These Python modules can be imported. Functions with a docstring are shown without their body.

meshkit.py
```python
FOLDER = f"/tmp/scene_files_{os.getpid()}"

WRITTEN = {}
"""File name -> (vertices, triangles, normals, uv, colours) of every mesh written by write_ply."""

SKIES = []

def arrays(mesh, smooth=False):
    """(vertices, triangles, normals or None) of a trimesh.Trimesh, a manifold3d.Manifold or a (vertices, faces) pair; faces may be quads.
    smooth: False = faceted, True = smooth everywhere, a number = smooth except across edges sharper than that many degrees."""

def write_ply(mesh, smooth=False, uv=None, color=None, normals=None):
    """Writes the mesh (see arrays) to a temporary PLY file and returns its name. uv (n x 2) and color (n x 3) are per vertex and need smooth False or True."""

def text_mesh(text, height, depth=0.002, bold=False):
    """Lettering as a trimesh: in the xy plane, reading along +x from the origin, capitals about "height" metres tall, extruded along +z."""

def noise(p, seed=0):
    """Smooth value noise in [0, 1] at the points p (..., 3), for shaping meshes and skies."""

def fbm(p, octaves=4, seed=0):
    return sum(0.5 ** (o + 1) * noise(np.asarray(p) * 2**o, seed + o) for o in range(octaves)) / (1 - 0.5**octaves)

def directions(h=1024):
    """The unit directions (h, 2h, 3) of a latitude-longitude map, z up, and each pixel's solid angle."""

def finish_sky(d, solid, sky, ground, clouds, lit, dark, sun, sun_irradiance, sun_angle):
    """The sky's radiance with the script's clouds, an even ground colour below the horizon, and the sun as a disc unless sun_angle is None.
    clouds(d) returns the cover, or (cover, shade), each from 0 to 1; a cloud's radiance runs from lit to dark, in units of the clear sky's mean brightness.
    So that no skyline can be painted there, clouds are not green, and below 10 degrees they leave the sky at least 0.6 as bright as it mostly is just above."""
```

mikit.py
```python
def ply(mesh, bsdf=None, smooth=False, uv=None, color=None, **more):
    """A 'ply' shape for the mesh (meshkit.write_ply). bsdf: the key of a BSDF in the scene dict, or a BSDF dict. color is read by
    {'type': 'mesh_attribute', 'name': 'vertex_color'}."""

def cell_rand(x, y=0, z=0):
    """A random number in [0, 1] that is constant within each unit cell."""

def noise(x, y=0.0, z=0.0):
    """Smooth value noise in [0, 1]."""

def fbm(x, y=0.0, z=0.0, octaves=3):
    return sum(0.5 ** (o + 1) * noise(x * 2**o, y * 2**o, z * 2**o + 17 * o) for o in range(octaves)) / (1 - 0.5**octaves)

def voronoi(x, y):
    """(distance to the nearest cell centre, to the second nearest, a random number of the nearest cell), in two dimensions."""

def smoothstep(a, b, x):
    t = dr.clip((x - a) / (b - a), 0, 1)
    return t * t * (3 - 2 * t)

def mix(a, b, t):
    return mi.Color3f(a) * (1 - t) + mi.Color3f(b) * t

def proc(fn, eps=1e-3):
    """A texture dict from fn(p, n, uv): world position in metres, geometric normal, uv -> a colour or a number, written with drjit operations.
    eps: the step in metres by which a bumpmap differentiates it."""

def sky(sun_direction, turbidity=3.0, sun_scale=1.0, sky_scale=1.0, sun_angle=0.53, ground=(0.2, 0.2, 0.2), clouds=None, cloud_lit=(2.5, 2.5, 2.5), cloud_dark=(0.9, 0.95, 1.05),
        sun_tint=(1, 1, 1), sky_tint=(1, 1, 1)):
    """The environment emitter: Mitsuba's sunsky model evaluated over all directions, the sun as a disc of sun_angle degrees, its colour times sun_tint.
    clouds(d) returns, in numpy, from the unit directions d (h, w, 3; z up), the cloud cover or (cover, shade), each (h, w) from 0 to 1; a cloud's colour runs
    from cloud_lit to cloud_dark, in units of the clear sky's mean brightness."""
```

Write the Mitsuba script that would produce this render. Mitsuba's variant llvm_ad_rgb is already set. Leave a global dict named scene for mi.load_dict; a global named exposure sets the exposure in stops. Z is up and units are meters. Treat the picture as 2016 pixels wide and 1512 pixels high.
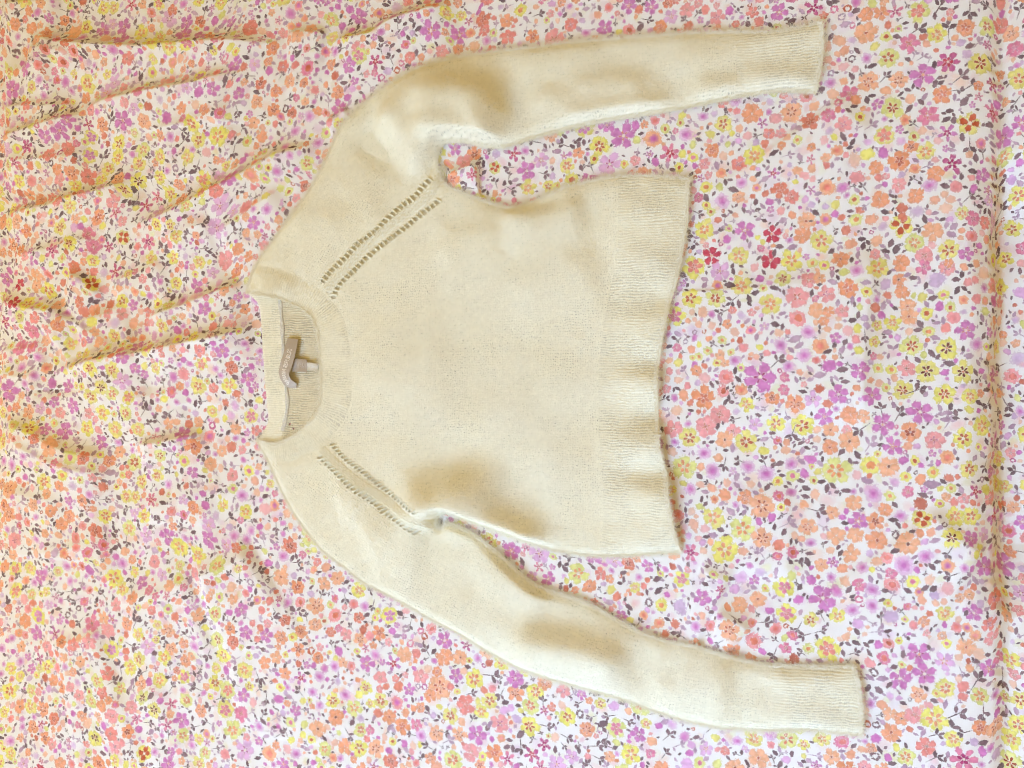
import math, random
import numpy as np, trimesh, shapely
import drjit as dr, mitsuba as mi
import mikit, meshkit
from shapely.geometry import Polygon, LineString
from shapely.ops import unary_union
from scipy.ndimage import distance_transform_edt, gaussian_filter, map_coordinates
from scipy.spatial import Delaunay

T = mi.ScalarTransform4f
rng = np.random.default_rng(7)
random.seed(7)

# ------------------------------------------------------------------ camera, light, exposure
F = 1523.0                                   # focal length in photo pixels (2016 x 1512)
TH = math.radians(14.5)                      # tilt away from straight down
DIST = 0.914
CAM = np.array([DIST * math.sin(TH), 0, DIST * math.cos(TH)])
scene, labels = {}, {}
scene['camera'] = {'type': 'perspective', 'fov': math.degrees(2 * math.atan(1008 / F)), 'fov_axis': 'x', 'near_clip': 0.02, 'far_clip': 20.0,
                   'to_world': T().look_at(origin=CAM.tolist(), target=[0, 0, 0], up=[0, 1, 0])}
exposure = 0.0
# soft warm light of the room all round, and one broad cool window light from the near side of the bed
scene['room_light'] = {'type': 'constant', 'radiance': {'type': 'rgb', 'value': [0.62, 0.435, 0.185]}}
scene['window_light'] = {'type': 'rectangle', 'to_world': T().look_at(origin=[-1.1, -3.0, 2.2], target=[-0.1, -2.93, 2.15], up=[0, 0, 1]) @ T().scale([1.5, 1.0, 1]),
                         'emitter': {'type': 'area', 'radiance': {'type': 'rgb', 'value': [10.4, 15.7, 23.8]}}}
scene['bedside_lamp'] = {'type': 'sphere', 'center': [-1.35, -0.15, 0.95], 'radius': 0.16, 'emitter': {'type': 'area', 'radiance': {'type': 'rgb', 'value': [18.0, 12.6, 2.8]}}}
labels['bedside_lamp'] = {'label': 'round warm lamp at the head of the bed, outside the picture', 'category': 'lamp'}
labels['window_light'] = {'label': 'broad cool window light beside the bed, outside the picture', 'category': 'lamp'}

# ------------------------------------------------------------------ from photo pixels to the plane of the bed
SN, CS = math.sin(TH), math.cos(TH)
def P(px, py, z=0.0):
    px, py = np.asarray(px, float), np.asarray(py, float)
    a, b = (px - 1008) / F, (756 - py) / F
    dx, dy, dz = -SN + a * CS, b, -CS - a * SN
    t = (z - CAM[2]) / dz
    return np.stack([CAM[0] + t * dx, CAM[1] + t * dy], -1)
def PP(pts, z=0.004):
    pts = np.asarray(pts, float)
    return P(pts[:, 0], pts[:, 1], z)
def unit_at(px, py):                          # metres per photo pixel there
    return float(np.linalg.norm(P(px, py + 1) - P(px, py)))
def smooth_line(pts, step=0.0015, closed=False):
    """Catmull-Rom through the points (world), resampled evenly."""
    p = np.asarray(pts, float)
    q = np.vstack([p[-1:], p, p[:2]]) if closed else np.vstack([2 * p[:1] - p[1:2], p, 2 * p[-1:] - p[-2:-1]])
    out = []
    for i in range(len(q) - 3):
        p0, p1, p2, p3 = q[i:i + 4]
        n = max(2, int(np.linalg.norm(p2 - p1) / step))
        t = (np.arange(n) / n)[:, None]
        out.append(0.5 * (2 * p1 + (p2 - p0) * t + (2 * p0 - 5 * p1 + 4 * p2 - p3) * t**2 + (3 * p1 - p0 - 3 * p2 + p3) * t**3))
    if not closed:
        out.append(p[-1:])
    out = np.vstack(out)
    d = np.r_[0, np.cumsum(np.linalg.norm(np.diff(out, axis=0), axis=1))]
    s = np.linspace(0, d[-1], max(3, int(d[-1] / step)))
    return np.stack([np.interp(s, d, out[:, k]) for k in range(out.shape[1])], 1)
def sm(a, b, x):
    t = np.clip((x - a) / (b - a), 0, 1)
    return t * t * (3 - 2 * t)

# ------------------------------------------------------------------ outlines traced on the photo
TOP_EDGE = [(487,577),(508,520),(545,470),(580,420),(612,372),(635,330),(655,285),(680,240),(715,205),(760,170),(805,142),(850,126),(900,112),(980,99),(1060,89),(1150,78),(1250,70),(1350,63),(1420,60),(1480,61),(1540,57),(1590,47),(1618,40)]
CUFF_TOP = [(1618,40),(1620,70),(1619,110),(1613,150),(1606,183)]
UNDER_TOP = [(1606,183),(1540,181),(1480,187),(1400,203),(1300,222),(1200,238),(1130,252),(1060,270),(1010,286),(985,292),(955,290),(925,283),(895,281),(876,284),(866,295),(862,312),(863,332),(870,352),(888,369),(920,382),(960,396),(1000,406),(1040,398),(1080,380),(1115,366),(1150,357),(1200,346),(1260,343),(1310,345),(1362,350)]
HEM_EDGE = [(1362,350),(1355,365),(1354,400),(1352,440),(1346,478),(1333,550),(1322,585),(1314,618),(1306,655),(1300,690),(1295,725),(1294,760),(1294,800),(1296,840),(1298,875),(1304,905),(1313,940),(1315,975),(1321,1010),(1328,1045),(1340,1088)]
UNDER_BOT = [(1340,1088),(1300,1091),(1230,1096),(1180,1097),(1130,1092),(1080,1082),(1040,1070),(1000,1055),(960,1041),(920,1026),(893,1015),(876,1012),(864,1019),(861,1033),(866,1040),(876,1032),(888,1030),(912,1039),(940,1055),(965,1075),(1000,1104),(1040,1139),(1080,1160),(1150,1183),(1200,1210),(1240,1232),(1280,1251),(1320,1262),(1370,1270),(1440,1290),(1490,1303),(1550,1308),(1620,1309),(1680,1308)]
CUFF_BOT = [(1680,1308),(1690,1345),(1696,1395),(1696,1450)]
LOW_EDGE = [(1696,1450),(1640,1443),(1580,1438),(1500,1440),(1450,1437),(1400,1432),(1340,1418),(1290,1402),(1250,1387),(1200,1371),(1150,1357),(1100,1343),(1060,1331),(1020,1316),(980,1296),(940,1273),(900,1249),(860,1229),(818,1205),(770,1178),(714,1149),(671,1115),(634,1087),(600,1045),(575,1010),(552,968),(530,918),(512,884),(505,866)]
BACK_NECK = [(505,866),(516,850),(526,828),(524,795),(521,755),(518,700),(515,640),(511,603),(500,588),(487,577)]
NECK_IN = [(487,577),(530,583),(565,592),(598,608),(616,625),(626,650),(630,690),(632,740),(633,778),(626,808),(611,830),(590,850),(570,862),(540,873),(505,866)]
NECK_OUT = [(505,521),(560,535),(610,558),(648,590),(672,625),(685,680),(689,740),(687,790),(672,830),(646,862),(615,888),(565,908),(519,903)]
HEM_TOP = [(1217,330),(1216,420),(1214,500),(1202,560),(1190,625),(1180,700),(1177,780),(1180,880),(1187,960),(1186,1040),(1181,1110)]
CUFF_TOP_LINE = [(1452,40),(1450,120),(1447,205)]
CUFF_BOT_LINE = [(1518,1290),(1524,1370),(1522,1450)]
RAG_TOP = [(640,577),(700,502),(740,466),(790,424),(840,386),(866,345),(863,325)]
RAG_BOT = [(630,884),(690,938),(740,972),(800,1010),(845,1030),(863,1036)]
EYE_ROWS = [[(632,557),(652,532),(682,504),(703,481),(728,463),(741,453),(761,431),(786,407),(812,389),(832,366),(846,352)],
            [(652,589),(665,562),(695,532),(718,509),(741,489),(774,464),(796,447),(832,417),(852,404),(863,393)],
            [(649,871),(662,888),(687,911),(713,930),(728,942),(763,968),(791,985),(832,1006)],
            [(625,897),(637,908),(652,922),(672,942),(693,959),(713,973),(738,990),(753,1003),(781,1021),(804,1037),(824,1050)]]

def line(pts, step=0.0015, z=0.004): return smooth_line(PP(pts, z), step)
def chain(*parts): return np.vstack([line(p)[:-1] for p in parts])
SIL = Polygon(chain(TOP_EDGE, CUFF_TOP, UNDER_TOP, HEM_EDGE, UNDER_BOT, CUFF_BOT, LOW_EDGE, BACK_NECK)).buffer(0)
neck_poly = Polygon(np.vstack([line(NECK_IN), P([430, 430], [866, 577], 0.004)])).buffer(0)
FRONT = SIL.difference(neck_poly)
FRONT = max(getattr(FRONT, 'geoms', [FRONT]), key=lambda g: g.area)

# ------------------------------------------------------------------ height fields
X0, X1, Y0, Y1, RES = -0.80, 0.70, -0.58, 0.58, 0.00075
NX, NY = int((X1 - X0) / RES) + 1, int((Y1 - Y0) / RES) + 1
gx, gy = X0 + np.arange(NX) * RES, Y0 + np.arange(NY) * RES
def raster(poly):
    m = np.zeros((NY, NX), bool)
    for g in getattr(poly, 'geoms', [poly]):
        for ring in [g.exterior, *g.interiors]:
            c = np.asarray(ring.coords)
            a, b = c[:-1], c[1:]
            for j in range(max(0, int((c[:, 1].min() - Y0) / RES)), min(NY, int((c[:, 1].max() - Y0) / RES) + 2)):
                y = gy[j]
                k = (a[:, 1] <= y) != (b[:, 1] <= y)
                xs = np.sort(a[k, 0] + (y - a[k, 1]) / (b[k, 1] - a[k, 1]) * (b[k, 0] - a[k, 0]))
                for x0, x1 in zip(xs[::2], xs[1::2]):
                    m[j, max(0, int(math.ceil((x0 - X0) / RES))):max(0, int((x1 - X0) / RES) + 1)] ^= True
    return m
def sample(field, xy):
    return map_coordinates(field, [(xy[:, 1] - Y0) / RES, (xy[:, 0] - X0) / RES], order=1, mode='nearest')
def stroke(field, pts, amp, s_left, s_right, taper=0.25, z=0.006, sharp=2.0):
    """Adds a ridge along the photo polyline: amp metres high, falling off within s_left / s_right photo pixels on its two sides
    (left of the drawing direction; drawn left to right that is the photo's upper side)."""
    p = smooth_line(PP(pts, z), 0.006)
    u = unit_at(*np.mean(np.asarray(pts, float), 0))
    sl, sr = s_left * u, s_right * u
    R = 3.2 * max(sl, sr)
    i0, i1 = max(0, int((p[:, 0].min() - R - X0) / RES)), min(NX, int((p[:, 0].max() + R - X0) / RES) + 1)
    j0, j1 = max(0, int((p[:, 1].min() - R - Y0) / RES)), min(NY, int((p[:, 1].max() + R - Y0) / RES) + 1)
    if i1 <= i0 or j1 <= j0: return
    gxx, gyy = np.meshgrid(gx[i0:i1], gy[j0:j1])
    best = np.full(gxx.shape, 1e9); side = np.zeros(gxx.shape); tt = np.zeros(gxx.shape)
    L = len(p) - 1
    for k in range(L):
        a, d = p[k], p[k + 1] - p[k]
        rx, ry = gxx - a[0], gyy - a[1]
        t = np.clip((rx * d[0] + ry * d[1]) / (d @ d), 0, 1)
        dd = np.hypot(rx - t * d[0], ry - t * d[1])
        n = dd < best
        best = np.where(n, dd, best); side = np.where(n, (d[0] * ry - d[1] * rx) / (np.linalg.norm(d) * np.maximum(dd, 1e-9)), side); tt = np.where(n, (k + t) / L, tt)
    s = sr + (sl - sr) * sm(-1, 1, side) if abs(sl - sr) > 1e-6 else sl
    ta, tb = taper if isinstance(taper, tuple) else (taper, taper)
    w = (sm(0, ta, tt) if ta > 0 else 1.0) * (sm(0, tb, 1 - tt) if tb > 0 else 1.0)
    field[j0:j1, i0:i1] += amp * w * np.exp(-0.5 * (best / s) ** sharp)

# ---- the sweater's upper layer
ext = [SIL]
for e, dx, dy in ((HEM_EDGE, .012, 0), (CUFF_TOP, .010, 0), (CUFF_BOT, .010, 0)):
    l = line(e)
    ext.append(Polygon(np.vstack([l + [-0.004, 0], (l + [dx, dy])[::-1]])).buffer(0))
ext.append(Polygon(np.vstack([line(BACK_NECK), line(NECK_IN)])).buffer(0.0))
mask_sil = raster(SIL)
mask_ext = raster(unary_union(ext))
d = distance_transform_edt(mask_ext) * RES
Rr, Th = 0.018, 0.0058
H = 0.0008 + Th * np.sqrt(np.clip(1 - (1 - np.clip(d / Rr, 0, 1)) ** 2, 0, 1))
H = gaussian_filter(H, 1.2)
inner = sm(0.0, 0.012, d)
W = np.zeros_like(H)
mm = 0.001
# body: long ridge of the lower side, with the steep shaded slope above it
stroke(W, [(765,1000),(815,1000),(850,998),(890,1004),(930,1016),(985,1038)], 19*mm, 52, 20, 0.36)
stroke(W, [(920,1014),(975,1035),(1030,1058),(1095,1076)], 13*mm, 26, 18, 0.36)
stroke(W, [(800,972),(850,938),(920,912),(975,925)], -5*mm, 34, 30, 0.3)
stroke(W, [(860,960),(930,962),(985,1000)], 3*mm, 34, 24, 0.3)
# body, upper part
stroke(W, [(850,484),(900,474),(950,466),(1000,462)], 3.6*mm, 24, 60)
stroke(W, [(985,418),(1010,428),(1050,430),(1100,420),(1160,408)], 6*mm, 17, 50, 0.2)
stroke(W, [(1000,404),(1060,404),(1120,392)], -2.5*mm, 14, 14)
stroke(W, [(980,585),(1040,562),(1110,540),(1190,512)], 3.6*mm, 26, 60)
stroke(W, [(1010,505),(1060,500),(1130,476)], 1.6*mm, 22, 40)
stroke(W, [(700,660),(800,690),(900,680)], 2*mm, 40, 70)
stroke(W, [(760,800),(900,820),(1100,800)], 2.4*mm, 60, 80)
stroke(W, [(1050,930),(1120,915),(1175,920)], 2*mm, 40, 50)
stroke(W, [(1040,760),(1110,750),(1180,760)], 1.6*mm, 30, 40)
stroke(W, [(700,745),(780,735),(900,740)], 1.6*mm, 30, 60)
# waves of the hem
for y, a, s, x0 in ((640,5,24,1190),(752,7.5,18,1195),(880,9,24,1180),(975,8,22,1180),(1040,3.5,20,1190)):
    stroke(W, [(x0-40,y-8),(x0+10,y-6),(x0+60,y-3),(1300,y),(1345,y)], a*mm*.62, s*.9, s*1.5, (0.8, 0.0))
for y, a in ((590,2),(712,3),(815,4),(925,4)):
    stroke(W, [(1190,y),(1260,y),(1345,y)], -a*mm, 16, 16, (0.8, 0.0))
stroke(W, [(1195,425),(1260,410),(1350,420)], 2.5*mm, 20, 40)
stroke(W, [(1200,520),(1260,515),(1340,520)], 2.5*mm, 24, 40)
# upper sleeve: folds running out of the armpit
stroke(W, [(765,206),(810,194),(865,187),(920,191),(975,204),(1020,214)], 14*mm, 28, 30, 0.34)
stroke(W, [(1040,200),(1090,196),(1150,200)], 4*mm, 18, 26, 0.34)
stroke(W, [(806,250),(850,258),(905,270),(965,284),(1005,290)], 18*mm, 42, 16, 0.26)
stroke(W, [(930,262),(965,240),(1000,205)], 5*mm, 26, 26, 0.3)
stroke(W, [(742,215),(775,235),(800,270),(822,312),(838,345)], 13*mm, 30, 26, 0.22, sharp=2.0)   # drawn downwards: its left is the photo's right
stroke(W, [(700,250),(740,280),(785,318),(815,352)], -6*mm, 24, 24, 0.25)
stroke(W, [(846,300),(850,322),(858,340)], -5*mm, 12, 12, 0.2)
stroke(W, [(1110,180),(1170,170),(1240,166),(1290,172)], 4.5*mm, 16, 24)
stroke(W, [(1080,232),(1170,226),(1260,216),(1345,206)], 6.5*mm, 20, 18)
stroke(W, [(1360,178),(1410,172),(1470,168)], 4*mm, 14, 20)
stroke(W, [(1000,140),(1100,124),(1200,118)], 2.5*mm, 22, 30)
stroke(W, [(1300,120),(1400,112),(1500,110)], 2.2*mm, 18, 26)
stroke(W, [(1455,150),(1520,152),(1600,150)], 3*mm, 14, 18, 0.1)
stroke(W, [(560,440),(590,425),(625,440),(680,445)], 3*mm, 30, 50)
stroke(W, [(640,470),(700,430),(760,395)], 2.6*mm, 30, 40)
stroke(W, [(520,590),(555,572),(590,575)], 4*mm, 24, 16)
# lower sleeve
stroke(W, [(980,1256),(1050,1264),(1120,1276),(1190,1292),(1260,1305)], 13*mm, 26, 38, 0.25)
stroke(W, [(700,1062),(735,1050),(790,1060),(850,1075)], 6*mm, 36, 54)
stroke(W, [(660,990),(690,985),(720,1000)], 4*mm, 28, 40)
stroke(W, [(940,1140),(1010,1165),(1080,1200)], 3*mm, 36, 44)
stroke(W, [(870,1180),(960,1225),(1020,1240)], 3*mm, 30, 40)
stroke(W, [(1270,1352),(1330,1356),(1400,1366),(1460,1376)], 4*mm, 24, 30)
stroke(W, [(1320,1318),(1380,1326),(1450,1330)], 3*mm, 16, 22)
stroke(W, [(1450,1400),(1540,1402),(1660,1404)], 2.5*mm, 22, 24)
stroke(W, [(1500,1345),(1580,1345),(1680,1350)], 2*mm, 16, 20)
stroke(W, [(925,1062),(985,1110),(1045,1158),(1110,1190)], 3.5*mm, 14, 30)
GX, GY = np.meshgrid(gx, gy)
def fb(scale, seed, octaves=3):
    s = 4
    q = meshkit.fbm(np.stack([GX[::s, ::s] / scale, GY[::s, ::s] / scale, np.full(GX[::s, ::s].shape, seed * 7.3)], -1), octaves, seed)
    return map_coordinates(q, np.meshgrid(np.arange(NY) / s, np.arange(NX) / s, indexing='ij'), order=1, mode='nearest') - 0.5
W = gaussian_filter(W, 6.5)
W += (fb(0.05, 3) * 2.2 + fb(0.016, 4, 2) * 0.9) * mm
H = np.maximum(H + W * 1.5 * inner, 0.0012)
# raised trim along the raglan lines
for r in (RAG_TOP, RAG_BOT):
    stroke(H, r, 0.9 * mm, 9, 9, 0.0, z=0.012)
# neckband: a soft roll; the front band rises over the back
stroke(H, NECK_OUT, -0.9 * mm, 7, 7, 0.0, z=0.01)
H = gaussian_filter(H, 1.0)

# ---- the bedsheet
S = np.zeros((NY, NX))
def crease(pts, a, up, dn): stroke(S, pts, a * mm * 2.5, up * .7, 22 + dn * 5, 0.22, z=0.002, sharp=1.3)
crease([(40,72),(70,78),(125,90),(183,94),(240,97),(306,97),(360,93),(400,88),(459,86),(520,88),(580,80)], 6.5, 13, 4.5)
crease([(60,100),(120,108),(160,120)], 2.5, 10, 8)
crease([(150,212),(185,214),(245,200),(290,190),(336,181),(400,170),(459,154),(500,142)], 6, 13, 5)
crease([(0,222),(60,214),(110,214),(160,205)], 3.5, 10, 7)
crease([(0,292),(40,274),(92,258),(140,240),(185,220)], 5.5, 13, 5)
crease([(0,150),(60,140),(120,120)], 2.5, 16, 12)
crease([(0,438),(45,424),(92,414),(120,408),(153,395),(190,385),(214,377),(254,362),(290,346)], 6.5, 14, 5)
crease([(250,452),(290,438),(336,424),(397,392),(430,376),(459,362),(520,328),(550,310),(581,301),(616,286),(645,262)], 6, 14, 5)
crease([(0,588),(37,600),(70,610),(113,612),(140,606)], 7, 16, 5)
crease([(140,540),(170,552),(190,572),(205,590)], 4, 9, 7)
crease([(100,660),(122,640),(135,612)], 3, 8, 8)
crease([(280,632),(306,624),(345,610),(382,598),(443,573),(495,557)], 5.5, 12, 6)
crease([(95,742),(122,733),(160,722),(199,712),(240,704),(275,698),(330,688),(367,680),(405,672),(443,665),(513,640),(525,632)], 8, 15, 4)
crease([(270,876),(310,872),(345,866),(388,856),(405,846)], 4.5, 10, 5)
crease([(0,822),(30,835),(70,850),(100,868),(135,884),(180,896),(230,902)], 6, 15, 8)
crease([(20,840),(60,880),(110,905),(170,925),(240,935)], 2.5, 8, 6)
crease([(380,1140),(420,1126),(470,1105),(505,1080)], 5, 26, 14)
crease([(230,1185),(300,1172),(350,1155),(400,1140)], 3.5, 26, 16)
crease([(100,1270),(150,1262),(210,1240)], 3.5, 16, 14)
crease([(0,330),(60,322),(130,316),(190,300)], 3, 12, 8)
crease([(300,262),(360,250),(420,232),(470,212)], 2.6, 12, 8)
crease([(20,505),(80,500),(150,480),(210,470)], 3, 12, 8)
crease([(210,560),(270,540),(330,515)], 2.6, 12, 8)
crease([(0,690),(50,690),(100,676)], 3, 12, 8)
crease([(60,790),(140,780),(220,760),(300,735)], 2.6, 14, 10)
crease([(0,960),(60,975),(140,985)], 2.6, 14, 10)
crease([(420,470),(470,440),(520,405),(560,370)], 3.0, 12, 8)
crease([(330,480),(380,455),(430,440)], 2.6, 14, 8)
crease([(150,640),(210,620),(250,600)], 3.0, 12, 8)
crease([(0,730),(40,742),(90,740)], 3.0, 12, 8)
crease([(230,800),(300,780),(380,770)], 2.4, 16, 10)
crease([(60,1090),(140,1084),(230,1060)], 2.6, 22, 14)
crease([(250,1000),(330,990),(420,960)], 2.2, 20, 14)
crease([(180,1400),(260,1380),(340,1350)], 2.2, 22, 16)
crease([(640,82),(702,78),(740,68),(766,49),(800,36),(850,22),(905,4)], 5.5, 12, 6)
crease([(0,15),(60,8),(130,2)], 4, 12, 8)
crease([(560,70),(600,66),(650,70)], 3, 10, 8)
crease([(640,250),(665,235),(690,215)], 3, 10, 8)
crease([(875,352),(893,345),(915,336),(938,327),(950,326)], 4.5, 10, 4)
crease([(1375,1120),(1400,1130),(1440,1150)], 3, 20, 16)
crease([(1400,1205),(1450,1225),(1480,1250)], 3.5, 18, 16)
crease([(1700,470),(1712,560),(1700,660),(1695,760),(1706,850)], 3.5, 22, 26)
crease([(1545,940),(1550,1040),(1545,1160)], 1.6, 16, 16)
crease([(1640,190),(1680,240),(1720,260)], 2, 20, 20)
crease([(1820,1000),(1880,1060),(1950,1100)], 3, 20, 22)
S += (fb(0.16, 11, 3) * 7 + fb(0.05, 12, 2) * 2.2) * mm
left = sm(0.05, -0.45, GX)
S += left * fb(0.028, 13, 2) * 3.2 * mm + fb(0.022, 14, 2) * 0.9 * mm
# the sheet's tuck along the right: it drops over an edge and goes on lower down
tuck_x = np.interp(gy, P([1966]*6, [1520, 1150, 950, 560, 330, 0])[:, 1], [P(x, y)[0] for x, y in ((1962,1520),(1968,1150),(1966,950),(1966,560),(1964,330),(1958,0))])
tuck_a = np.interp(gy, P([1966]*6, [1520, 1220, 1080, 420, 290, 0])[:, 1], [0.011, 0.014, 0.030, 0.030, 0.014, 0.011])
tx = GX - tuck_x[:, None]
tx = tx + 0.004 * (meshkit.fbm(np.stack([GY / 0.05, GX * 0, GX * 0], -1), 2, 31) - .5) + 0.002 * np.sin(GY * 60)
S -= tuck_a[:, None] * (sm(-0.026, 0.016, tx) * .4 + sm(-0.006, 0.016, tx) * .6)
S -= 0.004 * (tuck_a[:, None] / 0.024) * sm(-0.035, 0.0, tx)
S += 0.0009 * np.sin(GY * 300 + 4 * np.sin(GY * 60) + 90 * tx) * np.exp(-0.5 * ((tx - 0.004) / 0.007) ** 2) * tuck_a[:, None] / 0.024
calm = 1 - gaussian_filter(mask_sil.astype(float), 12) * 0.95
under = gaussian_filter(S, 60)
S = under + (S - under) * calm
S = gaussian_filter(S, 0.7)

# ------------------------------------------------------------------ the print: motifs read off the photo, each made of painted dabs
def lin(h):
    c = np.array([int(h[i:i + 2], 16) for i in (0, 2, 4)]) / 255.0
    return np.where(c <= 0.04045, c / 12.92, ((c + 0.055) / 1.055) ** 2.4)
PAL = {k: lin(v) ** 1.10 * 0.87 for k, v in dict(yel='ece77c', yel2='e9e288', lime='e2e494', peach='f3b891', peach2='efa77e', apri='ee9f70', pink='f0a4a8', salm='ec9088', coral='e2866c',
      brick='cc6a4a', rust='b85a36', orch='d47fc4', orch2='cf7cc0', lil='e3b6e0', lil2='d6bcdc', mag='b8407f', mag2='c65494', crim='cc5068', rose='e283a8', leaf='886a74', leaf2='745862', leafp='b898b2', leafq='c6a9c0', brown='8a4b3e', cream='fbeedd').items()}
DAB = []            # x, y, ux, uy, half length, half width, shape, soft, r, g, b, alpha
def dab(x, y, ang, la, lb, col, shape=0, soft=0.0, alpha=0.9):
    c = np.clip(np.asarray(PAL[col] if isinstance(col, str) else col) * random.uniform(0.92, 1.06), 0, 0.9)
    DAB.append((x, y, math.cos(ang), math.sin(ang), la, lb, shape, soft, c[0], c[1], c[2], alpha))
def petals(x, y, R, n, col, rot, at=0.52, ln=0.48, wd=0.36, alpha=0.88, shape=2):
    for i in range(n):
        a = rot + 2 * math.pi * i / n + random.uniform(-.16, .16)
        s = random.uniform(.86, 1.1)
        dab(x + math.cos(a) * R * at * s, y + math.sin(a) * R * at * s, a, R * ln * s, R * wd * random.uniform(.88, 1.14), col, shape, 0, alpha)
def leaf(x, y, ln, ang, col):
    dab(x, y, ang, ln, ln * random.uniform(.42, .6), col, 1, 0, .9)
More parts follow.
